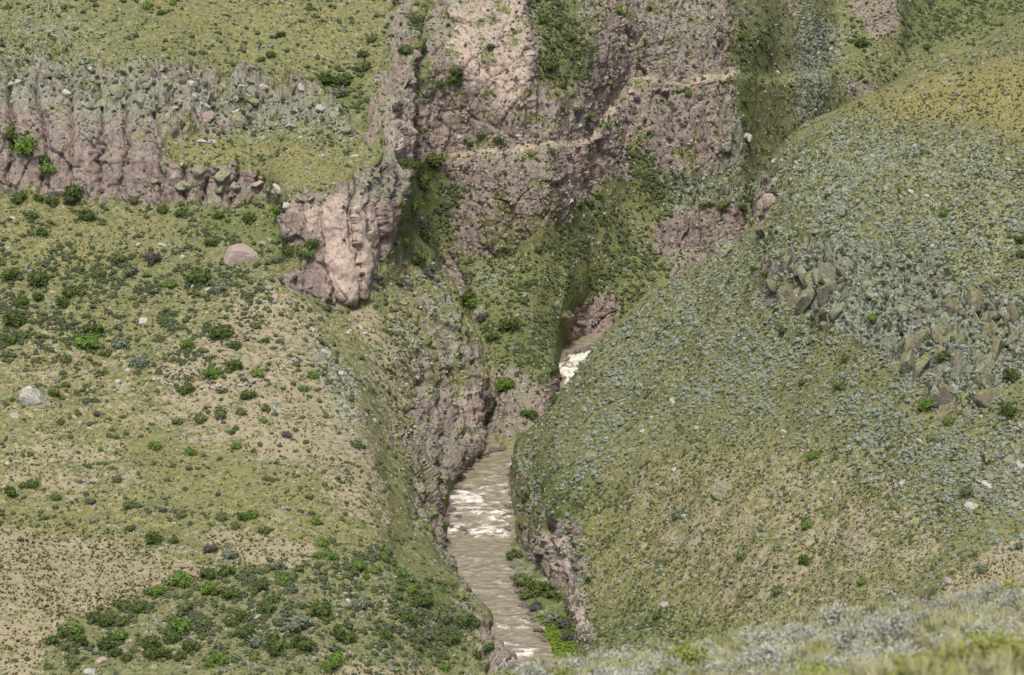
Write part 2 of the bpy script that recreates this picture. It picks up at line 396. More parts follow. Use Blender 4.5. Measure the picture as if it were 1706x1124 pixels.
GREEN_F = [
    (.5, 16, [(893, -200), (980, -200), (968, 60), (985, 120), (975, 180), (990, 225), (930, 215), (900, 190), (905, 150), (930, 130), (900, 110)]),
    (.5, 22, [(690, 266), (745, 268), (775, 320), (745, 430), (700, 420), (690, 330)]),
    (.45, 30, [(745, 440), (830, 425), (930, 372), (1000, 348), (1090, 388), (1115, 460), (1000, 500), (950, 540), (940, 620), (900, 650), (820, 620), (800, 560)]),
    (.6, 20, [(1000, 200), (1055, 145), (1120, 150), (1110, 200), (1140, 260), (1120, 340), (1060, 330), (1000, 300)]),
    (.6, 20, [(1232, 60), (1300, 40), (1260, 200), (1262, 330), (1235, 300), (1228, 180)]),
    (.5, 40, [(1490, -200), (1900, -200), (1700, 60), (1500, 100)]),
    (.5, 18, [(780, 225), (860, 215), (920, 235), (800, 248)]),
    (.4, 18, [(1060, 20), (1200, 40), (1210, 100), (1070, 110)]),
]
LICH_F = [(.7, 26, [(1330, 0), (1400, 60), (1370, 190), (1330, 210), (1320, 100)]), (.6, 24, [(1130, 270), (1200, 260), (1215, 330), (1110, 380), (1110, 300)]),
          (.45, 24, [(780, 440), (860, 440), (850, 500), (790, 490)]), (.5, 30, [(1050, 0), (1210, 0), (1200, 110), (1060, 120)]), (.5, 20, [(1180, 190), (1230, 180), (1250, 330), (1220, 340)])]
DRY_F = [(.35, 40, [(1240, 100), (1340, 60), (1400, 130), (1320, 230), (1262, 320)])]
SOIL_F = [(.35, 24, [(770, 300), (960, 300), (930, 380), (820, 420), (760, 410)])]

ROCK_H = [
    (.9, 8, [(1252, 325), (1275, 296), (1292, 300), (1296, 340), (1286, 395), (1258, 392)]),
    (.55, 22, [(1268, 440), (1300, 418), (1350, 405), (1410, 415), (1425, 480), (1400, 520), (1385, 560), (1350, 560), (1330, 515), (1272, 515)]),
    (.52, 24, [(1455, 520), (1540, 500), (1600, 480), (1690, 495), (1720, 520), (1720, 620), (1660, 625), (1650, 680), (1600, 705), (1560, 690), (1540, 650), (1490, 615), (1465, 570)]),
    (.3, 24, [(1400, 430), (1550, 415), (1600, 480), (1540, 510), (1450, 500)]),
    (.8, 12, [(895, 880), (930, 860), (962, 862), (978, 950), (990, 1040), (985, 1075), (955, 1062), (945, 995), (900, 965), (868, 930)]),
    (.5, 18, [(843, 760), (868, 745), (885, 800), (905, 860), (940, 835), (965, 850), (985, 930), (990, 1050), (955, 1062), (900, 965), (850, 880)]),
    (.3, 18, [(1640, 720), (1720, 700), (1720, 860), (1610, 850)]),
    (.7, 8, [(1180, 420), (1200, 400), (1225, 398), (1222, 425), (1190, 440)]),
    (.7, 10, [(1555, 88), (1575, 78), (1592, 88), (1570, 108)]),
]
PALE_H = [(.8, 10, [(915, 900), (955, 900), (950, 960), (925, 950)]), (.9, 8, [(945, 975), (975, 975), (985, 1040), (950, 1050)]), (.5, 8, [(1258, 345), (1285, 345), (1285, 392), (1260, 390)])]
LICH_H = [
    (.38, 60, [(1260, 330), (1340, 220), (1420, 190), (1600, 220), (1720, 260), (1720, 480), (1600, 470), (1500, 400), (1400, 400), (1280, 440), (1150, 560), (1000, 640), (960, 640), (1100, 500), (1250, 400)]),
    (.95, 24, [(1270, 440), (1420, 400), (1600, 470), (1706, 500), (1706, 620), (1600, 700), (1480, 600), (1400, 540)]),
]
DRY_H = [(.85, 44, [(1325, 210), (1400, 172), (1560, 112), (1720, 95), (1720, 250), (1600, 205), (1500, 205), (1420, 195)]), (.45, 60, [(1000, 760), (1300, 720), (1500, 800), (1600, 950), (1200, 1080), (980, 1000), (950, 860)]),
         (.35, 40, [(1480, 300), (1720, 300), (1720, 470), (1600, 440)])]
SOIL_H = [(.75, 18, [(1560, 985), (1620, 945), (1720, 890), (1720, 1000), (1560, 1020)]), (.4, 30, [(1300, 960), (1420, 980), (1400, 1030), (1280, 1040)]), (.5, 70, [(1050, 760), (1500, 760), (1600, 930), (1250, 1040), (1050, 950)])]
GREEN_H = [(.75, 20, [(850, 760), (900, 760), (960, 840), (920, 870), (870, 930), (855, 880)]), (.9, 14, [(1270, 380), (1340, 400), (1300, 430), (1262, 430)]), (.6, 20, [(1470, 580), (1530, 600), (1500, 620)]),
           (.45, 40, [(960, 1000), (1100, 1000), (1250, 1060), (1000, 1100)]), (.5, 30, [(900, 760), (1050, 800), (1000, 900), (960, 860)]), (.7, 14, [(1600, 640), (1650, 640), (1620, 690)])]


COLUMN_N = [(1.0, 22, [(-260, 140), (0, 130), (60, 130), (150, 135), (215, 125), (262, 130), (262, 205), (268, 262), (330, 268), (400, 280), (445, 300), (452, 335), (380, 338), (250, 338), (100, 322), (0, 326), (-260, 332)]),
            (.8, 12, [(478, 345), (600, 315), (655, 250), (690, 240), (672, 330), (668, 400), (640, 450), (625, 490), (575, 502), (530, 480), (530, 400)])]
SHEER_N = [(1.0, 12, [(478, 345), (600, 315), (640, 262), (690, 240), (675, 330), (668, 400), (640, 450), (625, 490), (575, 502), (470, 475)])]
PATH_F = [
    (1, 2.0, [(745, 259), (780, 254), (820, 250), (848, 251), (872, 247), (895, 240), (920, 236), (955, 233), (992, 227), (992, 237), (955, 244), (920, 247), (895, 252), (872, 261), (848, 263), (820, 260), (780, 263), (747, 267)]),
    (.55, 3.0, [(1000, 208), (1014, 185), (1032, 172), (1048, 158), (1050, 165), (1030, 182), (1016, 200), (1004, 214)]),
    (1, 2.0, [(1046, 128), (1070, 135), (1100, 135), (1125, 132), (1160, 126), (1200, 120), (1228, 113), (1229, 121), (1200, 128), (1160, 136), (1125, 142), (1100, 144), (1070, 141), (1046, 134)]),
]


CRAG_H = [
    (1, 18, [(1268, 440), (1300, 415), (1350, 400), (1410, 410), (1425, 480), (1400, 525), (1385, 565), (1350, 560), (1330, 520), (1272, 515)]),
    (.8, 24, [(1420, 420), (1550, 410), (1605, 470), (1690, 490), (1730, 520), (1730, 620), (1660, 625), (1650, 680), (1600, 700), (1560, 690), (1540, 650), (1490, 615), (1465, 570), (1460, 500)]),
    (.7, 8, [(1250, 330), (1275, 296), (1295, 300), (1296, 340), (1286, 390), (1258, 390)]),
    (.35, 20, [(1270, 300), (1330, 230), (1400, 200), (1420, 300), (1380, 400), (1300, 400)]),
    (.5, 10, [(1180, 425), (1200, 400), (1225, 396), (1222, 425), (1190, 440)]),
]
CRAG_N = [(.9, 20, [(-260, 80), (0, 60), (100, 70), (180, 108), (260, 105), (370, 118), (430, 115), (525, 145), (570, 190), (590, 240), (540, 240), (470, 215), (400, 220), (262, 200), (150, 180), (60, 150), (-260, 160)]),
          (.6, 10, [(440, 300), (500, 318), (560, 312), (610, 285), (640, 262), (650, 280), (600, 312), (555, 332), (500, 336), (440, 330)])]

for _k, (_w, _s, _q) in enumerate(PATH_F):   # a thin ledge: keep the upper part of each band
    _n = len(_q) // 2
    PATH_F[_k] = (_w, _s, _q[:_n] + [(b[0], .6 * b[1] + .4 * a[1]) for a, b in zip(_q[:_n][::-1], _q[_n:])])


class Sheet:
    pass


def build_sheet(name, v, step, zones, amp=1.0, wstep=2.0, blurs=2, nmax=260, rockamp=1.0, cragamp=1.0):
    """loft a landform, give it its rock and soil patches, then the relief of its rock and turf"""
    s = Sheet()
    g = blur(loft(v, step, wstep, nmax), blurs)
    n = normals(g)
    R, C = g.shape[:2]
    p = g.reshape(-1, 3)
    px, py, dep = project(p)
    wx = fbm(p, 1 / 9.0, 4, 3) * 13 * 480 / np.maximum(dep, 60)
    wy = fbm(p + 91.0, 1 / 9.0, 4, 5) * 13 * 480 / np.maximum(dep, 60)
    m = {k: mask(px + wx, py + wy, z) for k, z in zones.items()}
    if 'path' in zones: m['path'] = mask(px + wx * .15, py + wy * .12, zones['path'])
    for k in ('rock', 'soil', 'lich', 'green', 'pale', 'dry', 'path'):
        m.setdefault(k, np.zeros(len(p), np.float32))
    nn = n.reshape(-1, 3)
    # undulation of the ground
    big = fbm(p, 1 / 28.0, 3, 11) * 1.6 + fbm(p, 1 / 7.0, 3, 21) * 0.42
    fine = fbm(p, 1 / 1.7, 3, 31) * 0.13
    q = p + np.stack([fbm(p, 1 / 5.0, 3, 41), fbm(p + 40, 1 / 5.0, 3, 43), fbm(p + 80, 1 / 5.0, 3, 45)], 1) * .55
    rock = sst(0.12, 0.6, m['rock'])
    d = amp * (big * (1 - 0.4 * rock) + fine)
    s.crack = np.zeros(len(p), np.float32)
    b = (rock > 0.02) | (m['lich'] > 0.05)
    if b.any():
        qb = q[b]
        a1, a2, id1, fa1 = voronoi(qb * np.array([1 / 5.0, 1 / 5.0, 1 / 9.0]), 51)
        b1, b2, id2, fa2 = voronoi(qb * np.array([1 / 1.9, 1 / 1.9, 1 / 3.2]), 61)
        c1, c2, id3, fa3 = voronoi(qb / np.array([.75, .75, .9]), 71)
        e1, e2 = a2 - a1, b2 - b1
        ridge = fbm(qb * np.array([1, 1, .22]), 1 / 2.6, 4, 81, ridged=True)
        zz = qb[:, 2] / 3.1 + fbm(qb, 1 / 14.0, 2, 85) * .8
        bed = (zz - np.floor(zz)) - .5
        rr = rock[b]
        dd = rr * rockamp * ((id1 - .5) * 1.5 + fa1 * 2.3 - (1 - sst(0, .10, e1)) * .55 + (id2 - .5) * .35 + fa2 * .8 - (1 - sst(0, .1, e2)) * .25 + (id3 - .5) * .06 + fa3 * .22 + ridge * .2 - bed * .3)
        if 'column' in m:
            w = m['column'][b]
            pb = p[b]
            edges = np.array([-330, -240, -150, -60, 14, 68, 118, 166, 204, 263, 312, 342, 388, 425, 450, 474, 502, 530, 578, 592, 614, 641, 660, 678, 700])
            w1 = fbm(np.stack([pb[:, 0], pb[:, 1] * .3, pb[:, 2]], 1), 1 / 7.0, 3, 93) * 11 + fbm(pb, 1 / 2.2, 3, 94) * 4 + (pb[:, 2] - 52) * fbm(np.stack([pb[:, 0], pb[:, 0] * 0, pb[:, 0] * 0], 1), 1 / 16.0, 2, 95) * 1.2
            u = px[b] + w1
            k = np.clip(np.searchsorted(edges, u) - 1, 0, len(edges) - 2)
            wd = (edges[k + 1] - edges[k]).astype(float)
            f = np.clip((u - edges[k]) / wd, 0, 1)
            soft = np.clip(wd / 60, .35, 1.0)
            hk = _h(k.astype(np.int64), k.astype(np.int64) * 0, k.astype(np.int64) * 0, 97)
            hk2 = _h(k.astype(np.int64), k.astype(np.int64) * 0 + 5, k.astype(np.int64) * 0, 99)
            bul = np.sqrt(np.clip(1 - (2 * f - 1) ** 2, 0, 1))
            dd = dd * (1 - .58 * w) * (1 - .55 * m['sheer'][b]) + w * (bul * 2.5 * soft + (hk - .5) * 2.6 - 1.6 - 1.6 * hk2 * (1 - sst(0, 5, np.minimum(f, 1 - f) * wd)))
        dd += (1 - rr) * m['lich'][b] * ((id2 - .5) * .6 + fa2 * .8 + (id3 - .5) * .35 + fa3 * .6 + sst(0, .3, e2) * .2)
        d[b] += dd
        s.crack[b] = rr
    s.g0 = g
    edge = sst(0, 6, np.minimum(np.arange(C), C - 1 - np.arange(C)))[None, :] * np.ones((R, 1))
    d *= 0.25 + 0.75 * sst(-2, 7, p[:, 2])
    lift = np.zeros(len(p), np.float32)
    if 'crag' in m:
        bb = m['crag'] > .03
        pc = q[bb]
        flat_ = np.array([1, 1, 0.12])
        a1, a2, ia, ga = voronoi(pc * flat_ / 3.6, 131)
        b1, b2, ib, gb = voronoi(pc * flat_ / 1.7, 141)
        hh = (ia ** 1.6 * 3.4 + ga * 1.4) * (.35 + .65 * sst(.0, .2, a2 - a1)) + (ib * 1.1 + gb * .6) * (.5 + .5 * sst(0, .2, b2 - b1))
        lift[bb] = hh * sst(.1, .75, m['crag'][bb]) * cragamp
    p2 = p + nn * d[:, None] * (0.25 + 0.75 * edge.reshape(-1, 1))
    p2[:, 2] += lift
    p2[:, 1] -= lift * .35
    s.p, s.R, s.C, s.m = p2, R, C, m
    s.n = normals(p2.reshape(R, C, 3)).reshape(-1, 3)
    s.px, s.py, s.dep = project(p2)
    s.name = name
    return s


def sheet_faces(s):
    i = np.arange(s.R * s.C).reshape(s.R, s.C)
    return np.stack([i[:-1, :-1], i[:-1, 1:], i[1:, 1:], i[1:, :-1]], 2).reshape(-1, 4)


near = build_sheet('near', net(near_rows, 10), STEP, dict(rock=ROCK_N, soil=SOIL_N, lich=LICH_N, green=GREEN_N, pale=PALE_N, dry=DRY_N, column=COLUMN_N, sheer=SHEER_N, crag=CRAG_N), cragamp=.6)
far = build_sheet('far', net(far_rows, len(FX)), STEP, dict(rock=ROCK_F, soil=SOIL_F, lich=LICH_F, green=GREEN_F, pale=PALE_F, dry=DRY_F, path=PATH_F), wstep=3.0, rockamp=.55)
hill = build_sheet('hill', net(hill_rows, 9), STEP, dict(rock=ROCK_H, soil=SOIL_H, lich=LICH_H, green=GREEN_H, pale=PALE_H, dry=DRY_H, crag=CRAG_H), rockamp=.9, cragamp=.55)
fore = build_sheet('fore', net(fore_rows, 8), 9.0, {}, amp=0.25, wstep=0.6)
SHEETS = [near, far, hill]

# ------------------------------------------------------------------ which point of the land shows at a pixel
GRID = 2.0
GX0, GY0, GW, GH = -300, -250, 1200, 780
for s in SHEETS + [fore]:
    s.vis = np.zeros(len(s.p), bool)
zbuf = np.full(GW * GH, 1e9)
zsheet = np.zeros(GW * GH, int)
zvert = np.zeros(GW * GH, int)
for k, s in enumerate(SHEETS + [fore]):
    if s is fore:
        # coarse sheet: spread each of its vertices over the cells under it
        bx, by = np.meshgrid(np.arange(-3, 4), np.arange(-3, 4))
        pxs = (s.px[:, None] + bx.ravel() * GRID).ravel()
        pys = (s.py[:, None] + by.ravel() * GRID).ravel()
        dps = np.repeat(s.dep, 49)
        ids = np.repeat(np.arange(len(s.p)), 49)
    else:
        pxs, pys, dps, ids = s.px, s.py, s.dep, np.arange(len(s.p))
    cx = ((pxs - GX0) / GRID).astype(int)
    cy = ((pys - GY0) / GRID).astype(int)
    ok = (cx >= 0) & (cx < GW) & (cy >= 0) & (cy < GH)
    c = (cy * GW + cx)[ok]
    dd, ii = dps[ok], ids[ok]
    o = np.argsort(-dd, kind='stable')
    c, dd, ii = c[o], dd[o], ii[o]
    tmp = np.full(GW * GH, 1e9)
    tv = np.zeros(GW * GH, int)
    tmp[c] = dd
    tv[c] = ii
    better = tmp < zbuf
    zbuf[better] = tmp[better]
    zsheet[better] = k
    zvert[better] = tv[better]
z2 = zbuf.reshape(GH, GW)
e = np.pad(z2, 1, constant_values=1e9)
zmin = np.min([e[a:a + GH, b:b + GW] for a in range(3) for b in range(3)], axis=0).ravel()
for s in SHEETS:
    cx = np.clip(((s.px - GX0) / GRID).astype(int), 0, GW - 1)
    cy = np.clip(((s.py - GY0) / GRID).astype(int), 0, GH - 1)
    s.vis = (s.dep < zmin[cy * GW + cx] + 5.0) & (s.px > -120) & (s.px < 1826) & (s.py > -110) & (s.py < 1240)


def pick(px, py):
    """point and normal of the land that shows at a pixel of the photograph"""
    cx, cy = int((px - GX0) / GRID), int((py - GY0) / GRID)
    best = None
    for r in range(0, 8):
        for yy in range(cy - r, cy + r + 1):
            for xx in range(cx - r, cx + r + 1):
                k = yy * GW + xx
                if 0 <= k < GW * GH and zbuf[k] < 1e8:
                    dd = (xx - cx) ** 2 + (yy - cy) ** 2
                    if best is None or dd < best[0]:
                        best = (dd, k)
        if best: break
    k = best[1]
    s = (SHEETS + [fore])[zsheet[k]]
    v = zvert[k]
    return s.p[v], s.n[v], s.dep[v], s
# ------------------------------------------------------------------ materials
class NT:
    """a small helper to write node trees"""
    def __init__(s, name):
        s.m = bpy.data.materials.new(name)
        s.m.use_nodes = True
        s.t = s.m.node_tree
        s.t.nodes.clear()
        s.out = s.n('ShaderNodeOutputMaterial')
        s.b = s.n('ShaderNodeBsdfPrincipled')
        s.l(s.b.outputs[0], s.out.inputs[0])
        s.geo = s.n('ShaderNodeNewGeometry')

    def n(s, t, **kw):
        x = s.t.nodes.new(t)
        for k, v in kw.items(): setattr(x, k, v)
        return x

    def l(s, a, b):
        s.t.links.new(a, b)

    def put(s, sock, v):
        if hasattr(v, 'is_linked') or isinstance(v, bpy.types.NodeSocket): s.l(v, sock)
        elif isinstance(v, (tuple, list)): sock.default_value = (*v, 1.0) if len(v) == 3 and len(sock.default_value) == 4 else v
        else: sock.default_value = v

    def attr(s, name, inst=False):
        x = s.n('ShaderNodeAttribute', attribute_name=name)
        if inst: x.attribute_type = 'INSTANCER'
        return x.outputs['Fac']

    def pos(s, scale=(1, 1, 1)):
        x = s.n('ShaderNodeVectorMath', operation='MULTIPLY')
        s.l(s.geo.outputs['Position'], x.inputs[0])
        x.inputs[1].default_value = scale
        return x.outputs[0]

    def noise(s, scale, detail=3, rough=.55, vec=None, col=False):
        x = s.n('ShaderNodeTexNoise')
        x.inputs['Scale'].default_value = scale
        x.inputs['Detail'].default_value = detail
        x.inputs['Roughness'].default_value = rough
        s.l(vec or s.geo.outputs['Position'], x.inputs['Vector'])
        return x.outputs['Color' if col else 'Fac']

    def rng(s, v, a, b, c=0., d=1.):
        x = s.n('ShaderNodeMapRange')
        x.clamp = True
        s.put(x.inputs['Value'], v)
        for k, q in zip(('From Min', 'From Max', 'To Min', 'To Max'), (a, b, c, d)):
            x.inputs[k].default_value = q
        return x.outputs[0]

    def math(s, op, a, b=0., clamp=False):
        x = s.n('ShaderNodeMath', operation=op)
        x.use_clamp = clamp
        s.put(x.inputs[0], a)
        s.put(x.inputs[1], b)
        return x.outputs[0]

    def mix(s, f, a, b):
        x = s.n('ShaderNodeMix', data_type='RGBA')
        s.put(x.inputs[0], f)
        s.put(x.inputs[6], a)
        s.put(x.inputs[7], b)
        return x.outputs[2]

    def bump(s, h, strength=.5, dist=.1):
        x = s.n('ShaderNodeBump')
        x.inputs['Strength'].default_value = strength
        x.inputs['Distance'].default_value = dist
        s.l(h, x.inputs['Height'])
        s.l(x.outputs[0], s.b.inputs['Normal'])

    def done(s, col, rough=.95, spec=.15):
        s.put(s.b.inputs['Base Color'], col)
        s.put(s.b.inputs['Roughness'], rough)
        s.b.inputs['Specular IOR Level'].default_value = spec
        return s.m


def land_material():
    t = NT('land')
    n2, n9, n30 = t.noise(.22, 4, .6), t.noise(.9, 4, .7), t.noise(3.4, 3, .7)
    up = t.n('ShaderNodeSeparateXYZ')
    t.l(t.geo.outputs['Normal'], up.inputs[0])
    upz = up.outputs[2]

    def cover(name, a2, a9, a30, lo=.36, hi=.64, top=1.):
        """how far one kind of ground covers a spot: its patch, broken up at three sizes"""
        w = t.attr(name)
        for nz, k in ((n2, a2), (n9, a9), (n30, a30)):
            w = t.math('ADD', w, t.math('MULTIPLY', t.math('SUBTRACT', nz, .5), k))
        return t.rng(w, lo, hi, 0, top)
    g = t.mix(t.rng(n9, .36, .64), (.082, .098, .034), (.24, .22, .105))
    g = t.mix(t.rng(n2, .35, .65, 0, .8), g, t.mix(t.rng(n30, .4, .6), (.066, .086, .028), (.205, .188, .085)))
    g = t.mix(cover('green', 1.2, 1.8, 1.0, .2, .9), g, t.mix(t.rng(n30, .35, .65), (.045, .075, .018), (.14, .165, .045)))
    g = t.mix(cover('dry', 1.2, 1.6, 1.0, .2, 1.), g, t.mix(t.rng(n30, .35, .65), (.15, .135, .04), (.31, .255, .10)))
    soil = t.mix(t.rng(n9, .3, .7), (.22, .182, .106), (.325, .275, .172))
    soil = t.mix(t.rng(n30, .55, .75), soil, (.21, .155, .095))
    c = t.mix(cover('soil', 1.6, 2.2, .8), g, soil)
    li = t.mix(t.rng(n9, .35, .65), (.095, .11, .07), (.27, .285, .21))
    li = t.mix(t.rng(n30, .5, .7), li, (.37, .385, .305))
    c = t.mix(cover('lich', 1.2, 2.0, 2.6, .45, .8, .92), c, li)
    st = t.noise(1.1, 4, .6, t.pos((1, 1, .16)))
    n05 = t.noise(.06, 3, .6)
    rk = t.mix(t.rng(n2, .35, .65), t.mix(t.rng(n05, .4, .6), (.285, .213, .178), (.225, .171, .154)), (.16, .13, .12))
    rk = t.mix(t.rng(st, .42, .68, 0, .75), rk, (.35, .265, .21))
    rk = t.mix(t.rng(st, .30, .42, .8, 0), rk, (.13, .10, .10))
    pale = t.mix(t.rng(n9, .3, .7), (.39, .285, .23), (.52, .42, .34))
    rk = t.mix(cover('pale', 1.0, 1.2, .4, .2, .9), rk, pale)
    vc = t.n('ShaderNodeTexVoronoi', feature='DISTANCE_TO_EDGE')
    vc.inputs['Scale'].default_value = .42
    t.l(t.pos((1, 1, .5)), vc.inputs['Vector'])
    rk = t.mix(t.math('MULTIPLY', t.rng(vc.outputs['Distance'], .0, .025, .35, 0), t.rng(n05, .45, .62)), rk, (.10, .08, .075))
    rk = t.mix(t.rng(n30, .6, .8, 0, .5), rk, (.17, .13, .12))
    # lichen and grass on the ledges
    ledge = t.math('MULTIPLY', t.rng(upz, .48, .85), t.rng(n9, .40, .58))
    rk = t.mix(ledge, rk, t.mix(t.rng(n30, .4, .6), (.11, .12, .05), (.29, .30, .2)))
    c = t.mix(cover('rock', 2.6, 1.3, .5, .4, .6), c, rk)
    c = t.mix(t.math('MULTIPLY', cover('lich', 2.2, 2.4, 2.0, .45, .75, .8), t.rng(st, .36, .5, .3, 1)), c, li)
    pth = t.mix(t.rng(n30, .4, .6), (.28, .22, .16), (.41, .34, .245))
    c = t.mix(cover('path', .5, .9, .4, .18, .45, .9), c, pth)
    vd = t.n('ShaderNodeTexVoronoi', feature='DISTANCE_TO_EDGE')
    vd.inputs['Scale'].default_value = 1.0
    dv = t.n('ShaderNodeVectorMath', operation='MULTIPLY_ADD')
    t.l(t.noise(.8, 3, .6, None, True), dv.inputs[0])
    dv.inputs[1].default_value = (2.6, 2.6, 2.6)
    t.l(t.pos((.6, .6, .3)), dv.inputs[2])
    t.l(dv.outputs[0], vd.inputs['Vector'])
    h = t.math('ADD', t.math('MULTIPLY', n30, .8), t.math('MULTIPLY', n9, .6))
    h = t.math('MULTIPLY', h, t.rng(t.attr('rock'), .3, .8, 1, .45))
    h = t.math('ADD', h, t.math('MULTIPLY', t.math('MULTIPLY', t.rng(vd.outputs['Distance'], 0, .06), t.attr('rock')), .4))
    t.bump(h, .9, .2)
    return t.done(c)


def plain(name, cols, scale=3., inst=None, rnd=0.0, rough=.9, spec=.15, moss=None, bump=None):
    """foliage, stone: two or three colours by noise, each copy a little different"""
    t = NT(name)
    nz = t.noise(scale, 3)
    c = t.mix(t.rng(nz, .35, .65), cols[0], cols[1])
    if inst:
        a = t.attr(inst, True)
        c = t.mix(t.rng(a, 0, 1), c, cols[2])
    else:
        oi = t.n('ShaderNodeObjectInfo')
        c = t.mix(t.math('MULTIPLY', oi.outputs['Random'], rnd), c, cols[2])
    if moss:
        up = t.n('ShaderNodeSeparateXYZ')
        t.l(t.geo.outputs['Normal'], up.inputs[0])
        c = t.mix(t.math('MULTIPLY', t.rng(up.outputs[2], .05, .6), t.rng(t.noise(1.1, 4, .65), .36, .56, 0, .75)), c, t.mix(t.rng(nz, .4, .6), moss[0], moss[1]))
        vc = t.n('ShaderNodeTexVoronoi', feature='DISTANCE_TO_EDGE')
        vc.inputs['Scale'].default_value = .9
        t.l(t.geo.outputs['Position'], vc.inputs['Vector'])
        c = t.mix(t.rng(vc.outputs['Distance'], 0, .04, .6, 0), c, (.08, .07, .06))
    if bump: t.bump(t.noise(bump[0], 4, .65), bump[1], bump[2])
    t.done(c, rough, spec)
    return t.m
LAND = land_material()
SUN_E, SUN_ANG, SKY_E, EXPO = 2.8, 10.0, 0.125, 0.5


def zone_objects(s, zid, names):
    """split one landform into its named stretches (slope, cliff, path ...)"""
    f = sheet_faces(s)
    zf = zid[f[:, 0]]
    for k, (name, label, cat) in enumerate(names):
        ff = f[zf == k]
        if not len(ff): continue
        u, inv = np.unique(ff, return_inverse=True)
        me = mesh_np(name, s.p[u], inv.reshape(ff.shape), LAND, True, {a: s.m[a][u] for a in ('rock', 'soil', 'lich', 'green', 'pale', 'dry', 'path')})
        o = add_obj(name, me)
        tag(o, label, cat, kind='structure')


def zid_of(s, polys):
    z = np.zeros(len(s.p), int)
    gx, gy, _ = project(s.g0.reshape(-1, 3))
    for k, poly in enumerate(polys):
        z[poly_sd(gx, gy, poly) > 0] = k + 1
    return z


zone_objects(near, zid_of(near, [
    [(-400, 185), (60, 118), (180, 112), (370, 125), (520, 148), (560, 195), (450, 300), (452, 338), (250, 340), (0, 328), (-400, 340)],
    [(-400, -900), (900, -900), (720, 0), (690, 200), (600, 262), (560, 195), (520, 148), (370, 125), (180, 112), (60, 118), (-400, 185)],
    [(468, 345), (500, 326), (560, 328), (600, 300), (640, 262), (640, 170), (655, 110), (680, 150), (700, 240), (690, 285), (672, 330), (668, 400), (640, 450), (625, 490), (575, 502), (530, 490), (470, 472), (478, 388)],
]), [
    ('hillside', 'green and tan valley side with scattered shrubs left of the river', 'hillside'),
    ('cliff', 'long grey-pink cliff band with lichen above the left valley side', 'cliff'),
    ('upper_slope', 'olive grass slope above the long left cliff band', 'slope'),
    ('rock_face', 'tall bare pinkish rock bluff jutting out above the gorge', 'rock face'),
])
zone_objects(far, zid_of(far, [
    [(600, 800), (800, 800), (1000, 600), (1100, 470), (1090, 388), (1000, 350), (930, 372), (830, 425), (745, 432), (600, 420)],
    [(1232, -900), (1226, 130), (1232, 330), (1300, 420), (2200, 420), (2200, -900)],
] + [q[2] for q in PATH_F]), [
    ('canyon_wall', 'pinkish-grey canyon wall crossed by a pale path', 'canyon wall'),
    ('gorge_slope', 'green bushy slope dropping from the canyon wall to the rapids', 'slope'),
    ('far_slope', 'distant olive slope behind the rounded right hill', 'slope'),
    ('path', 'pale level path cut along the canyon wall', 'path'), ('path', 'short pale steep stretch of path climbing the canyon wall', 'path'), ('path', 'pale upper path across the right canyon wall', 'path'),
])
zone_objects(hill, np.zeros(len(hill.p), int), [('hill', 'broad rounded hill covered with grey-green cushion shrubs, right of the river', 'hill')])
zone_objects(fore, np.zeros(len(fore.p), int), [('foreground_slope', 'near grassy slope in front of the hill', 'slope')])
# ------------------------------------------------------------------ the river
def water_level(r):
    return np.interp(r, [0, 552, 575, 600, 640, 2000], [0, 0, .7, 1.9, 2.3, 3])


# centre line of the river on plan and how far the sheet reaches to each side
riv = [(865, 395), (868, 437), (866, 449), (830, 470), (800, 492), (795, 505), (805, 520), (828, 540), (850, 550), (905, 566), (945, 585), (968, 598), (1010, 606), (1100, 615)]
rc = np.array([Z(px, r, 0)[:2] for px, r in riv])
tt = np.linspace(0, len(rc) - 1, 760)
cen = pchip(np.concatenate([rc, np.zeros((len(rc), 1))], 1)[:, None, :], tt, 0)[:, 0, :2]
tan_ = np.gradient(cen, axis=0)
tan_ /= np.linalg.norm(tan_, axis=1, keepdims=True)
nor = np.stack([-tan_[:, 1], tan_[:, 0]], 1)
uu = np.linspace(-15, 15, 190)
wp = cen[:, None, :] + nor[:, None, :] * uu[None, :, None]
W = np.concatenate([wp, np.zeros(wp.shape[:2] + (1,))], 2).reshape(-1, 3)
W[:, 2] = water_level(W[:, 1])
wpx, wpy, wd = project(W)
wj = fbm(W, 1 / 3.0, 3, 7) * 9
FOAM = [
    (1.7, 9, [(938, 640), (930, 612), (950, 596), (985, 584), (1004, 584), (1000, 592), (975, 604), (965, 630), (950, 645)]),
    (.55, 5, [(840, 774), (812, 772), (835, 780), (858, 777), (858, 770)]),
    (.62, 6, [(748, 828), (770, 822), (800, 826), (802, 834), (780, 840), (752, 836)]),
    (.75, 5, [(775, 848), (800, 850), (835, 852), (842, 858), (815, 860), (790, 856)]),
    (.7, 5, [(790, 870), (830, 862), (838, 870), (810, 880)]),
    (.65, 5, [(785, 884), (840, 882), (842, 892), (800, 900), (784, 893)]),
    (.6, 4, [(742, 880), (765, 882), (766, 890), (745, 888)]),
    (.45, 5, [(790, 930), (806, 932), (804, 940), (788, 938)]),
    (.4, 5, [(825, 932), (845, 934), (842, 942), (826, 940)]),
    (.4, 5, [(784, 955), (806, 958), (804, 964), (786, 962)]), (.45, 5, [(832, 968), (856, 972), (852, 978), (832, 974)]),
    (.5, 5, [(855, 1030), (884, 1032), (884, 1046), (858, 1042)]), (.55, 5, [(828, 1040), (845, 1045), (842, 1052), (826, 1048)]),
    (.6, 6, [(832, 1068), (860, 1072), (890, 1082), (892, 1096), (860, 1098), (846, 1086)]),
]
foam = mask(wpx + wj, wpy + wj * .35, FOAM)
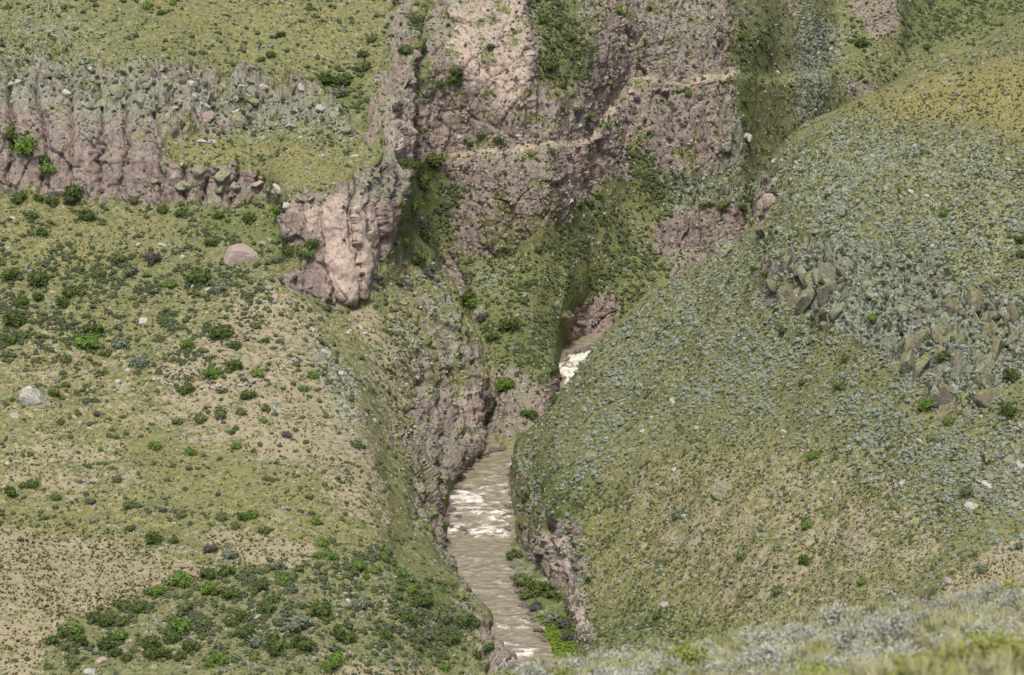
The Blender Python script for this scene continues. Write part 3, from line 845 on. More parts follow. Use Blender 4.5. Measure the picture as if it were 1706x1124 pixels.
rough = np.clip(mask(wpx, wpy, [(1.0, 25, [(740, 812), (860, 765), (860, 905), (740, 905)]), (.7, 20, [(920, 650), (1010, 570), (1010, 600), (950, 660)]), (.7, 40, [(740, 900), (960, 900), (960, 1180), (740, 1180)])]), .12, 1)
stretch = np.array([.55, 1.1, 1])
h = fbm(W * stretch, 1 / 2.4, 3, 201, ridged=True) * .32 + fbm(W, 1 / .9, 2, 203) * .06
W[:, 2] += h * rough + foam * (.25 + .3 * fbm(W, 1 / 1.1, 3, 205, ridged=True))
crest = sst(.45, 1.0, fbm(W * stretch, 1 / 2.4, 4, 201, ridged=True)) * sst(.4, .9, rough)
streak = fbm(W * np.array([.45, 1.5, 1]), 1 / 1.6, 4, 207, ridged=True)
foam = np.clip(foam * (.52 + .6 * streak) + crest * .7, 0, 1)
n1, n2_ = len(tt), len(uu)
i = np.arange(n1 * n2_).reshape(n1, n2_)
wf = np.stack([i[:-1, :-1], i[:-1, 1:], i[1:, 1:], i[1:, :-1]], 2).reshape(-1, 4)[:, ::-1]
t = NT('river_water')
nz, nf = t.noise(1.0, 4, .6, t.pos((.45, 1.1, 1))), t.noise(5.5, 3, .7, t.pos((.6, 1, 1)))
wc = t.mix(t.rng(nz, .36, .64), (.165, .138, .085), (.28, .245, .175))  # shaded wave troughs and light crests painted into the water colour as streaks
fo = t.math('ADD', t.attr('foam'), t.math('MULTIPLY', t.math('SUBTRACT', nf, .5), .9))
fo = t.math('ADD', fo, t.math('MULTIPLY', t.math('SUBTRACT', nz, .5), 1.4))
ff = t.rng(fo, .42, 1.2)
wc = t.mix(ff, wc, (.68, .64, .56))
t.bump(t.noise(1.6, 3, .5, t.pos((1, .7, 1))), .5, .10)
WATER = t.done(wc, t.rng(ff, 0, 1, .09, .8), .6)
riv_o = add_obj('river', mesh_np('river', W, wf, WATER, True, {'foam': foam}))
tag(riv_o, 'brown river with white rapids running through the gorge', 'river', kind='structure')
# ------------------------------------------------------------------ shapes that repeat
def leaf_clump(seed, n=240, leaf=.17, lobes=5, flat=.8, core=.72, spiky=0., ragged=0.):
    """a bush: leaf-sized faces through several lobes over a small inner body; unit radius, stands on z=0"""
    r = np.random.default_rng(seed)
    cs = [np.array([0, 0, .45])]
    rs = [.62]
    for k in range(lobes):
        a = r.uniform(0, 6.28)
        q = r.uniform(.3, .55)
        cs.append(np.array([math.cos(a) * q, math.sin(a) * q, r.uniform(.25, .75) * flat]))
        rs.append(r.uniform(.28, .5))
    V, Fc = [], []
    k = 0
    while len(Fc) < n:
        j = r.integers(len(cs))
        d = r.normal(size=3)
        d /= np.linalg.norm(d)
        c = cs[j] + d * rs[j] * (r.uniform(.72, 1.08) if r.random() > ragged else r.uniform(1.05, 1.5))
        if c[2] < 0.02: continue
        nn = d + r.normal(size=3) * .55 + np.array([0, 0, .25])
        nn /= np.linalg.norm(nn)
        t1 = np.cross(nn, r.normal(size=3))
        t1 /= np.linalg.norm(t1) + 1e-6
        if spiky: t1 = t1 * (1 - spiky) + (d + [0, 0, .4]) * spiky
        t2 = np.cross(nn, t1)
        s = leaf * r.uniform(.6, 1.3)
        b = len(V)
        V += [c - t1 * s, c + t2 * s * .55, c + t1 * s, c - t2 * s * .55]
        Fc.append([b, b + 1, b + 2, b + 3])
    # inner bodies
    for j in range(len(cs)):
        b = len(V)
        m = 6
        rad = rs[j] * core
        V.append(cs[j] + [0, 0, rad])
        for ring in (0.5, -.45):
            for q in range(m):
                a = 6.283 * q / m + ring
                x = math.sqrt(1 - ring * ring) * rad * r.uniform(.85, 1.1)
                V.append(cs[j] + [math.cos(a) * x, math.sin(a) * x, ring * rad])
        for q in range(m):
            w = (q + 1) % m
            Fc.append([b, b + 1 + q, b + 1 + w, b])
            Fc.append([b + 1 + q, b + 1 + m + q, b + 1 + m + w, b + 1 + w])
    return np.array(V), Fc


def mesh_py(name, V, Fc, mat, smooth=False):
    me = bpy.data.meshes.new(name)
    Fc = [tuple(dict.fromkeys(f)) for f in Fc]
    me.from_pydata([tuple(map(float, v)) for v in V], [], [f for f in Fc if len(f) > 2])
    if smooth:
        for p in me.polygons: p.use_smooth = True
    me.materials.append(mat)
    me.update()
    return me


def tuft(seed, n=26, h=1.0, spread=.5, wid=.05, lean=.55):
    """grass tuft: tapering bent blades from one root"""
    r = np.random.default_rng(seed)
    V, Fc = [], []
    for k in range(n):
        a = r.uniform(0, 6.283)
        root = np.array([math.cos(a), math.sin(a), 0]) * r.uniform(0, spread * .35)
        l = h * r.uniform(.55, 1.05)
        out = np.array([math.cos(a), math.sin(a), 0]) * lean * r.uniform(.3, 1.2)
        side = np.array([-math.sin(a), math.cos(a), 0]) * wid * r.uniform(.7, 1.3)
        mid = root + out * .35 * l + np.array([0, 0, l * .6])
        tip = root + out * l + np.array([0, 0, l * r.uniform(.8, 1.)])
        b = len(V)
        V += [root - side, root + side, mid + side * .8, mid - side * .8, tip]
        Fc += [[b, b + 1, b + 2, b + 3], [b + 3, b + 2, b + 4]]
    return np.array(V), Fc


def stone(seed, cuts=11, sub=3, flat=.75, name='stone', mat=None, deep=(.45, .8)):
    """an angular boulder: a ball cut by planes, its faces roughened; unit radius"""
    r = np.random.default_rng(seed)
    bm = bmesh.new()
    bmesh.ops.create_icosphere(bm, subdivisions=sub, radius=1.0)
    v = np.array([x.co[:] for x in bm.verts])
    for k in range(cuts):
        d = r.normal(size=3)
        d /= np.linalg.norm(d)
        o = r.uniform(*deep)
        e = v @ d - o
        v = v - np.maximum(e, 0)[:, None] * d * .94
    v *= np.array([r.uniform(.85, 1.2), r.uniform(.8, 1.1), flat * r.uniform(.85, 1.15)])
    n = fbm(v + seed * 5.1, 1.8, 4, seed) * .06 + fbm(v + seed, 5.0, 2, seed + 3) * .025
    v += v / (np.linalg.norm(v, axis=1, keepdims=True) + 1e-6) * n[:, None]
    for x, c in zip(bm.verts, v): x.co = c
    me = bpy.data.meshes.new(name)
    bm.to_mesh(me)
    bm.free()
    me.materials.append(mat)
    return me


# ------------------------------------------------------------------ uncounted cover: one object per kind, scattered by nodes
def scatter(name, label, cat, protos, pos, rot, scl, tint):
    pc = bpy.data.collections.new(name + '_kinds')
    for k, me in enumerate(protos):
        o = bpy.data.objects.new('%s_kind_%02d' % (name, k), me)
        pc.objects.link(o)
    me = bpy.data.meshes.new(name)
    n = len(pos)
    me.vertices.add(n)
    me.vertices.foreach_set('co', np.ascontiguousarray(pos, np.float32).ravel())
    for an, ty, key, val in (('rot', 'FLOAT_VECTOR', 'vector', rot), ('scl', 'FLOAT_VECTOR', 'vector', scl), ('tint', 'FLOAT', 'value', tint)):
        at = me.attributes.new(an, ty, 'POINT')
        at.data.foreach_set(key, np.ascontiguousarray(val, np.float32).ravel())
    at = me.attributes.new('pick', 'INT', 'POINT')
    at.data.foreach_set('value', rng.integers(0, len(protos), n).astype(np.int32))
    o = add_obj(name, me)
    ng = bpy.data.node_groups.new(name, 'GeometryNodeTree')
    ng.interface.new_socket('Geometry', in_out='INPUT', socket_type='NodeSocketGeometry')
    ng.interface.new_socket('Geometry', in_out='OUTPUT', socket_type='NodeSocketGeometry')
    N = ng.nodes.new
    gi, go = N('NodeGroupInput'), N('NodeGroupOutput')
    ci = N('GeometryNodeCollectionInfo')
    ci.inputs[0].default_value = pc
    ci.inputs['Separate Children'].default_value = True
    ci.inputs['Reset Children'].default_value = True
    ip = N('GeometryNodeInstanceOnPoints')
    ip.inputs['Pick Instance'].default_value = True

    def na(nm, ty):
        x = N('GeometryNodeInputNamedAttribute')
        x.data_type = ty
        x.inputs[0].default_value = nm
        return x.outputs[0]
    L = ng.links.new
    m2p = N('GeometryNodeMeshToPoints')
    L(gi.outputs[0], m2p.inputs[0])
    L(m2p.outputs[0], ip.inputs['Points'])
    L(ci.outputs[0], ip.inputs['Instance'])
    L(na('pick', 'INT'), ip.inputs['Instance Index'])
    e2r = N('FunctionNodeEulerToRotation')
    L(na('rot', 'FLOAT_VECTOR'), e2r.inputs[0])
    L(e2r.outputs[0], ip.inputs['Rotation'])
    L(na('scl', 'FLOAT_VECTOR'), ip.inputs['Scale'])
    L(ip.outputs[0], go.inputs[0])
    md = o.modifiers.new('scatter', 'NODES')
    md.node_group = ng
    tag(o, label, cat, kind='stuff')
    return o


def sample(s, n, dens, jitter=True):
    """n spots on a landform, as dense in the photograph as dens(px, py, masks) says (0..1)"""
    d3 = s.p.reshape(s.R, s.C, 3)
    px, py = s.px.reshape(s.R, s.C), s.py.reshape(s.R, s.C)
    ax = np.abs(np.gradient(px, axis=1) * np.gradient(py, axis=0) - np.gradient(px, axis=0) * np.gradient(py, axis=1)).ravel()
    w = np.where(s.vis, np.minimum(ax, 12) * np.clip(dens, 0, 9), 0)
    c = np.cumsum(w)
    if c[-1] <= 0: return np.zeros(0, int)
    idx = np.searchsorted(c, rng.uniform(0, c[-1], n))
    return np.unique(np.clip(idx, 0, len(w) - 1))


def rot_of(n, tilt=0.5):
    """stand along a mix of up and the slope's normal, random turn"""
    u = np.array([0, 0, 1.0]) * (1 - tilt) + n * tilt
    u /= np.linalg.norm(u, axis=1, keepdims=True)
    rx = np.arctan2(-u[:, 1], u[:, 2])
    ry = np.arcsin(np.clip(u[:, 0], -1, 1))
    return np.stack([rx, ry, np.zeros(len(n))], 1)


SAGE_M = plain('sage_leaf', ((.13, .15, .09), (.315, .34, .245), (.225, .25, .205)), 6, 'tint', rough=.9)
SAGE_O = plain('sage_leaf_single', ((.145, .16, .095), (.32, .33, .235), (.24, .25, .21)), 6, None, .7)
TUFT_M = plain('tussock_blade', ((.085, .098, .034), (.26, .235, .105), (.12, .138, .05)), 5, 'tint')
HERB_M = plain('herb_leaf', ((.05, .07, .022), (.105, .13, .048), (.085, .095, .055)), 5, 'tint')
DARKT_M = plain('dark_tussock_blade', ((.05, .047, .02), (.115, .095, .04), (.09, .09, .035)), 5, 'tint')
STONE_M = plain('field_stone', ((.22, .195, .16), (.37, .345, .29), (.30, .245, .21)), 3, 'tint', bump=(4, .8, .2))

cushions = [mesh_py('cushion', *leaf_clump(100 + k, 70, .26, 3, .6, .8), SAGE_M) for k in range(5)]
tufts = [mesh_py('tussock', *tuft(200 + k, 22, 1.0, .6, .07, .7), TUFT_M) for k in range(5)]
dtufts = [mesh_py('dark_tussock', *tuft(240 + k, 20, 1.0, .7, .08, .8), DARKT_M) for k in range(4)]
herbs = [mesh_py('herb', *leaf_clump(300 + k, 60, .28, 3, .6, .75), HERB_M) for k in range(5)]
pebbles = [stone(400 + k, 9, 2, .7, 'pebble', STONE_M) for k in range(5)]
for me in pebbles: me.shade_flat() if hasattr(me, 'shade_flat') else None


def px2m(dep, px):
    return px * dep / F


def lay(name, label, cat, protos, spec, tilt=.5, sink=.0, zs=(.7, 1.2)):
    """spec: list of (sheet, count, density, smallest px, largest px)"""
    Ps, Rs, Ss, Ts = [], [], [], []
    for s, n, dens, lo, hi in spec:
        i = sample(s, n, dens)
        if not len(i): continue
        k = len(i)
        size = px2m(s.dep[i], lo + (hi - lo) * rng.random(k) ** 2.2) * .5
        p = s.p[i] + rng.normal(size=(k, 3)) * .06
        p[:, 2] -= size * sink
        Ps.append(p)
        r = rot_of(s.n[i], tilt)
        r[:, 2] = rng.uniform(0, 6.283, k)
        Rs.append(r)
        q = rng.uniform(zs[0], zs[1], k)
        Ss.append(np.stack([size * rng.uniform(.85, 1.2, k), size * rng.uniform(.85, 1.2, k), size * q], 1))
        Ts.append(rng.random(k))
    return scatter(name, label, cat, protos, np.concatenate(Ps), np.concatenate(Rs), np.concatenate(Ss), np.concatenate(Ts))


def patchy(s, scale, seed, lo=-.3, hi=.5):
    return sst(lo, hi, fbm(s.p, 1 / scale, 3, seed))


def M(s, *polys):
    wx = fbm(s.p, 1 / 9.0, 3, 3) * 12
    return mask(s.px + wx, s.py + wx, list(polys))


flat_n = [np.clip(s.n[:, 2], 0, 1) for s in SHEETS]
wet = [sst(.6, 2.5, s.p[:, 2] - water_level(s.p[:, 1])) for s in SHEETS]
open_ = [(1 - sst(.25, .7, s.m['rock']) * .9) * sst((.03, .02, .15)[k], (.24, .3, .45)[k], flat_n[k]) * wet[k] for k, s in enumerate(SHEETS)]
rocky = [sst(.25, .6, s.m['rock']) * sst((.42, .15, .42)[k], (.75, .5, .75)[k], flat_n[k]) * wet[k] for k, s in enumerate(SHEETS)]
hillpoly = M(hill, (1, 60, [(850, 780), (1020, 540), (1250, 400), (1330, 210), (1420, 190), (1706, 300), (1706, 900), (1500, 800), (1300, 700), (1100, 720), (950, 800)]))
FIELD = M(near, (1, 6, SOIL_N[0][2]), (1, 6, SOIL_N[1][2]))
lay('cushion_shrubs', 'carpet of small grey-green cushion shrubs over the valley slopes', 'cushion shrubs', cushions, [
    (hill, 450, open_[2] * (.1 + hillpoly) * patchy(hill, 12, 305), 13, 21),
    (hill, 12000, open_[2] * (.25 + .75 * hillpoly) * (1 - .7 * sst(.3, .8, hill.m['dry'])) * (.4 + .7 * patchy(hill, 9, 301)), 4.5, 12),
    (hill, 1500, rocky[2], 5, 12),
    (near, 3500, (open_[0] * .25 + .8 * rocky[0]) * (.15 + .35 * near.m['lich'] + .3 * patchy(near, 7, 303)) * (1 - FIELD), 5, 13),
    (far, 1800, open_[1] * (.12 + far.m['lich']), 4, 10),
], .5, .15, (.6, .95))
lay('grass_tussocks', 'olive and straw grass tussocks covering the slopes', 'grass', tufts, [
    (hill, 22000, open_[2] * (.4 + patchy(hill, 6, 311)) + rocky[2] * .3, 4, 10),
    (near, 20000, open_[0] * (.35 + patchy(near, 6, 313)) * (1 - .8 * near.m['soil']) + rocky[0] * .3, 4, 9),
    (far, 15000, open_[1] * (.5 + patchy(far, 6, 315)) + rocky[1] * .3, 3, 7),
], .3, .1, (.8, 1.4))
lay('field_tussocks', 'small dark tussocks dotted over the bare fields', 'grass', dtufts, [
    (near, 3800, FIELD * (.5 + .5 * patchy(near, 9, 321)), 6, 11),
    (near, 2200, open_[0] * sst(.2, .6, near.m['soil']) * (1 - FIELD), 4, 9),
    (near, 1800, open_[0] * (1 - FIELD) * patchy(near, 12, 325), 4, 11),
    (hill, 6500, open_[2] * (.15 + patchy(hill, 8, 327)), 4, 10),
], .3, .05, (.7, 1.1))
lay('low_herbs', 'low leafy green plants scattered among the grass', 'plants', herbs, [
    (near, 6500, open_[0] * (.2 + 1.1 * near.m['green'] + .8 * M(near, (1, 60, [(-100, 380), (200, 380), (430, 420), (420, 600), (250, 640), (-100, 620)]))) * (.1 + patchy(near, 5, 331)) * (1 - .9 * FIELD), 5, 16),
    (near, 420, M(near, (1, 20, [(100, 1040), (300, 965), (480, 935), (600, 900), (720, 990), (720, 1080), (540, 1090), (330, 1110), (110, 1100)])), 12, 26),
    (near, 320, M(near, *CRAG_N[:1]), 6, 15),
    (near, 170, M(near, (1, 40, [(-100, 430), (200, 440), (380, 480), (380, 580), (150, 620), (-100, 600)])), 10, 24),
    (hill, 5200, open_[2] * (.25 + 1.2 * hill.m['green']) * (.1 + patchy(hill, 5, 333)), 4, 11),
    (hill, 500, rocky[2], 5, 12),
    (hill, 700, M(hill, *CRAG_H[:2]) * wet[2], 6, 15),
    (near, 350, rocky[0] * (1 - near.m['pale']), 4, 11),
    (far, 7500, open_[1] * (.25 + 1.1 * far.m['green']) * (.25 + patchy(far, 5, 335)), 4, 12),
    (far, 1500, rocky[1] * (1 - far.m['pale']), 4, 10),
], .4, .1, (.7, 1.1))
talus = M(near, (1, 30, [(650, 440), (720, 440), (810, 600), (800, 740), (740, 850), (690, 760), (640, 600)]), (.5, 30, [(240, 480), (480, 470), (620, 600), (640, 860), (500, 800), (300, 700)]), (.8, 30, [(250, 980), (640, 940), (700, 1040), (560, 1090), (330, 1100), (120, 1090)]))
rub = M(hill, (1, 14, [(1640, 720), (1720, 700), (1720, 860), (1610, 850)]))
lay('loose_stones', 'small pale stones strewn over the slopes and screes', 'stones', pebbles, [
    (near, 6500, open_[0] * (.05 + .8 * talus) * (1 - FIELD), 2.5, 8),
    (near, 500, (open_[0] + rocky[0]) * near.m['lich'], 3, 9),
    (hill, 2600, open_[2] * (.3 + patchy(hill, 7, 341)), 3, 8),
    (hill, 160, rub, 5, 13),
    (hill, 350, rocky[2] + hill.m['lich'] * .1, 4, 10),
    (far, 6500, (open_[1] * .25 + sst(.2, .6, far.m['rock'])) * wet[1], 2, 7),
], .6, .25, (.7, 1.1))
# ------------------------------------------------------------------ things one can point at
LANDMARKS = [
    (402, 413, 'the big pink boulder'), (50, 652, 'the tall upright boulder'), (183, 1053, 'the white boulder'), (400, 640, 'the curved stone wall'),
    (570, 420, 'the bare rock bluff'), (200, 270, 'the long left cliff'), (150, 950, 'the bare tan field'), (450, 915, 'the small bare field'),
    (800, 855, 'the foaming rapids'), (920, 1055, 'the bright green bank'), (965, 610, 'the upper rapids'), (870, 250, 'the pale path'), (1140, 130, 'the upper path'),
    (1590, 650, 'the rock outcrop on the hill'), (1340, 470, 'the lichened crag'), (1205, 800, 'the big rounded boulder'), (1005, 770, 'the two pale hill boulders'),
    (1650, 790, 'the rubble slope'), (1640, 960, 'the eroded earth patch'), (1270, 350, 'the rock pillar'), (830, 90, 'the bare canyon wall'), (935, 80, 'the green gully'),
    (1440, 40, 'the far pink crag'), (785, 510, 'the bright gorge bushes'), (498, 990, 'the dark flat boulder'), (544, 583, 'the white rim stones'), (300, 60, 'the upper grass slope'), (640, 930, 'the river rim'),
]
_T = 'first second third fourth fifth sixth seventh eighth ninth tenth eleventh twelfth thirteenth fourteenth fifteenth sixteenth seventeenth eighteenth nineteenth'.split()
ORD = [''] + [(_T[k] if k < 19 else ('twentieth', 'thirtieth', 'fortieth', 'fiftieth')[(k + 1) // 10 - 2] if (k + 1) % 10 == 0 else ('twenty', 'thirty', 'forty', 'fifty')[(k + 1) // 10 - 2] + '-' + _T[(k + 1) % 10 - 1]) + ' ' for k in range(1, 59)]
named = []


def name_it(o, words, px, py, noun):
    d = [((px - x) ** 2 + (py - y) ** 2, x, y, n) for x, y, n in LANDMARKS]
    d2, x, y, n = min(d)
    dx, dy = px - x, py - y
    side = ('right of' if dx > 0 else 'left of') if abs(dx) > abs(dy) else ('below' if dy > 0 else 'above')
    named.append((o, words, noun, side, n, d2))


def settle_labels():
    seen = {}
    for it in named: seen.setdefault(it[1:5], []).append(it)
    for k, its in seen.items():
        its.sort(key=lambda q: q[5])
        for j, it in enumerate(its):
            o, words, noun, side, n, _ = it
            if len(its) == 1: o['label'] = '%s %s %s %s' % (words, noun, side, n)
            else: o['label'] = '%s %s %s %s, %snearest to it' % (words, noun, side, n, ORD[min(j, len(ORD) - 1)])


def stand(o, p, size, rz=0.0, sx=1., sy=1., sz=1., sink=.12, n=None, tilt=.3):
    o.location = (float(p[0]), float(p[1]), float(p[2] - size * sink))
    rx = ry = 0.
    if n is not None:
        r = rot_of(n[None, :], tilt)[0]
        rx, ry = r[0], r[1]
    o.rotation_euler = (rx, ry, rz)
    o.scale = (size * sx, size * sy, size * sz)
    return o


def leafm(name, a, b, c):
    return plain(name, (a, b, c), 2.2, None, .8)


GREENS = {
    'bright green': leafm('bright_green_leaf', (.06, .11, .018), (.13, .19, .035), (.10, .16, .03)),
    'dark green': leafm('dark_green_leaf', (.038, .06, .014), (.095, .125, .032), (.065, .09, .026)),
    'olive green': leafm('olive_leaf', (.06, .085, .03), (.14, .16, .06), (.10, .115, .05)),
    'grey-green': leafm('grey_green_leaf', (.095, .11, .06), (.20, .215, .135), (.14, .155, .105)),
    'dark greyish': leafm('dark_bluish_leaf', (.052, .05, .04), (.12, .112, .09), (.08, .078, .062)),
}
BUSH = {c: [mesh_py('shrub', *leaf_clump(500 + 40 * j + k, 380, .145, 8, 1.0, .62, .3, .2), m) for k in range(5)] for j, (c, m) in enumerate(GREENS.items())}
R_ = random.Random(11)


def shrub(px, py, size, color, squash=1.0):
    p, n, dep, s = pick(px, py + size * .25)
    if p[2] < water_level(p[1]) + .25:
        q = P(px, py + size * .25, 100.) - CAM
        p = CAM + q * (-199.6 / q[2])
    o = add_obj('shrub', R_.choice(BUSH[color]))
    w = px2m(dep, size) * .76
    stand(o, p, w, R_.uniform(0, 6.28), R_.uniform(.85, 1.15), R_.uniform(.85, 1.15), R_.uniform(.8, 1.05) * squash, .12)
    sz = 'small' if size < 17 else 'large' if size > 28 else 'medium-sized'
    o['category'] = 'shrub'
    name_it(o, sz + ' ' + color, px, py, 'shrub')
    reg = 'left valley side' if s is near else 'canyon walls' if s is far else 'right hill'
    o['group'] = 'shrubs of the ' + reg
    return o


G, D, O, Y, B = 'bright green', 'dark green', 'olive green', 'grey-green', 'dark greyish'
SHRUBS = [
    # thicket below the bare field
    (296, 964, 34, G), (261, 985, 24, G), (344, 979, 28, G), (344, 955, 26, D), (376, 950, 26, D), (413, 950, 26, O), (458, 942, 20, Y), (468, 965, 22, G), (385, 985, 36, D), (306, 1009, 30, O),
    (231, 1010, 24, D), (206, 1007, 22, D), (157, 1027, 24, D), (184, 1024, 22, O), (204, 1031, 20, D), (177, 1037, 22, D), (107, 1051, 24, D), (125, 1049, 26, G), (129, 1064, 28, D), (89, 1066, 22, D),
    (112, 1074, 22, O), (200, 1059, 24, G), (177, 1072, 30, D), (191, 1088, 20, D), (211, 1094, 18, D), (122, 1101, 24, O), (251, 1071, 32, D), (251, 1089, 24, D), (271, 1087, 26, D), (284, 1057, 28, D),
    (301, 1042, 30, G), (319, 1074, 26, D), (298, 1092, 18, D), (351, 1101, 24, G), (370, 1097, 22, G), (341, 1036, 24, O), (385, 1036, 18, D), (405, 1022, 26, D), (406, 1051, 36, D), (431, 1069, 26, Y),
    (457, 1077, 36, D), (502, 1072, 36, D), (492, 1042, 36, Y), (532, 1012, 36, D), (441, 1009, 28, D), (450, 995, 24, O), (435, 972, 26, D), (425, 1092, 16, G), (548, 1109, 26, G), (562, 1096, 26, G),
    (562, 1056, 30, D), (522, 868, 16, G), (438, 882, 20, O), (420, 855, 20, G), (404, 858, 18, D), (368, 860, 22, O), (390, 875, 18, O), (304, 858, 14, O), (217, 878, 16, D), (257, 895, 28, D), (288, 900, 16, D),
    (381, 923, 26, Y), (350, 912, 18, B), (18, 820, 22, D), (55, 805, 20, D), (38, 808, 14, O), (92, 826, 16, D), (197, 796, 16, O), (316, 751, 20, G), (212, 840, 18, O), (538, 902, 20, G), (550, 925, 22, G), (528, 922, 16, G),
    # middle of the left side
    (70, 388, 20, D), (115, 485, 22, D), (105, 501, 22, D), (62, 491, 20, D), (35, 500, 24, D), (20, 453, 30, D), (64, 463, 34, D), (25, 530, 34, D), (15, 563, 22, D), (37, 558, 16, O), (147, 570, 34, G), (154, 550, 28, D),
    (201, 430, 20, O), (254, 430, 28, B), (328, 461, 34, D), (281, 471, 20, G), (365, 480, 22, Y), (351, 404, 18, D), (217, 453, 26, Y), (164, 453, 22, O), (350, 617, 28, G), (390, 573, 20, D), (365, 553, 34, D), (391, 607, 24, D),
    (433, 620, 20, G), (413, 657, 22, D), (311, 647, 26, D), (523, 625, 18, G), (507, 647, 16, G), (425, 540, 16, O), (443, 565, 12, D), (443, 679, 14, O), (400, 687, 18, O), (365, 690, 22, O), (334, 695, 24, O), (294, 700, 18, O),
    (259, 741, 20, G), (393, 744, 14, G), (438, 700, 10, G), (478, 724, 14, B), (371, 650, 14, O), (543, 692, 10, G), (231, 603, 26, Y), (174, 587, 18, O), (110, 597, 18, O), (201, 570, 26, Y), (311, 572, 24, G),
    (597, 738, 22, O), (110, 640, 14, O), (90, 655, 18, D), (160, 690, 12, B), (270, 850, 12, B), (150, 835, 14, B), (100, 700, 16, O),
    # above and below the left cliff
    (247, 8, 16, G), (268, 20, 14, D), (288, 3, 14, G), (468, 55, 13, D), (456, 60, 10, B), (451, 90, 14, D), (435, 97, 12, O), (127, 323, 36, D), (33, 328, 26, D), (64, 331, 16, D), (87, 335, 22, D), (144, 360, 26, D),
    (222, 330, 16, O), (271, 348, 16, D), (298, 355, 18, D), (415, 361, 20, D), (365, 358, 16, D), (462, 351, 26, G), (53, 356, 22, O), (20, 217, 40, D), (37, 244, 44, G), (74, 268, 20, D), (87, 281, 26, G),
    (540, 130, 30, D), (570, 135, 26, D), (600, 110, 24, O), (560, 155, 22, Y), (604, 88, 16, D), (660, 180, 22, B), (668, 185, 18, G), (616, 65, 18, O), (675, 80, 24, D), (690, 30, 26, O),
    # beside the bluff
    (673, 268, 20, D), (697, 274, 24, D), (721, 266, 26, D), (703, 305, 34, D), (676, 323, 18, B), (691, 341, 26, D), (706, 371, 28, B), (706, 392, 22, D), (673, 398, 20, G), (694, 429, 30, D), (712, 453, 26, B), (633, 462, 14, B), (627, 480, 10, B),
    (544, 513, 14, B), (543, 498, 14, D), (473, 395, 18, B), (509, 420, 32, O), (458, 432, 20, Y), (491, 462, 10, B), (480, 415, 22, D), (520, 405, 22, D), (660, 465, 18, O), (634, 470, 14, B),
    # canyon walls and gorge
    (1144, 153, 12, G), (1012, 208, 12, G), (1054, 256, 12, D), (1080, 250, 9, D), (1060, 164, 10, B), (730, 140, 16, D), (758, 118, 26, D), (754, 132, 24, D), (912, 106, 28, D), (732, 196, 12, B), (840, 256, 9, B), (920, 252, 13, B),
    (816, 76, 12, B), (980, 104, 14, B), (934, 178, 12, O), (960, 182, 12, D), (980, 192, 20, O), (896, 414, 14, D), (968, 376, 14, D), (992, 354, 12, G), (980, 336, 16, D), (996, 324, 16, G), (1112, 228, 10, D), (1236, 200, 16, D), (1240, 168, 14, D),
    (1232, 60, 14, D), (1234, 38, 10, D), (784, 505, 24, G), (779, 493, 20, D), (803, 526, 20, B), (881, 471, 14, D), (848, 540, 30, D), (923, 665, 18, D), (845, 416, 10, D), (881, 687, 22, D), (838, 640, 26, G), (870, 500, 16, O), (820, 560, 22, D),
    (930, 40, 18, D), (905, 30, 16, D), (950, 60, 16, D), (920, 75, 14, O), (1030, 15, 16, G), (800, 225, 14, D), (830, 232, 14, D), (780, 238, 12, D), (1435, 70, 22, D), (1573, 352, 16, G), (1542, 78, 14, D), (1500, 70, 14, O), (1250, 330, 20, D), (1235, 345, 18, D),
    # the hill on the right
    (1699, 397, 18, D), (1542, 674, 24, G), (1679, 684, 28, D), (1683, 624, 28, D), (1581, 701, 18, G), (1455, 531, 18, G), (1331, 552, 18, G), (1354, 759, 18, G), (1606, 819, 22, O), (1397, 641, 22, O), (1339, 635, 16, O), (1304, 548, 16, D), (1257, 448, 14, D),
    (1571, 595, 22, D), (1542, 624, 24, O), (1408, 593, 20, O), (1344, 873, 18, G), (1235, 927, 18, O), (1296, 981, 22, O), (1435, 969, 18, G), (1696, 908, 16, O), (1338, 931, 20, D), (1127, 858, 20, Y), (1635, 946, 18, Y), (1095, 1025, 16, D), (1700, 420, 16, D),
    # left rim and banks of the river
    (702, 1002, 30, D), (638, 926, 16, G), (627, 949, 18, G), (596, 941, 24, G), (596, 923, 18, O), (668, 953, 24, G), (683, 964, 22, O), (687, 979, 24, G), (581, 1062, 26, D), (596, 1009, 24, Y), (679, 1028, 22, D), (702, 1066, 18, O), (740, 1109, 20, G),
    (710, 998, 22, D), (751, 1062, 26, D), (774, 1032, 28, D), (740, 1028, 28, O), (815, 1077, 18, D), (796, 1089, 16, D), (740, 873, 14, D), (608, 960, 14, G), (642, 1055, 22, D), (798, 753, 12, D), (838, 1092, 18, B),
    (868, 968, 28, O), (894, 983, 36, D), (925, 990, 30, D), (894, 1010, 24, B), (917, 1028, 28, Y), (938, 1040, 28, B), (949, 1060, 26, B), (857, 923, 22, D), (880, 990, 24, O),
]
for q in SHRUBS: shrub(*q)

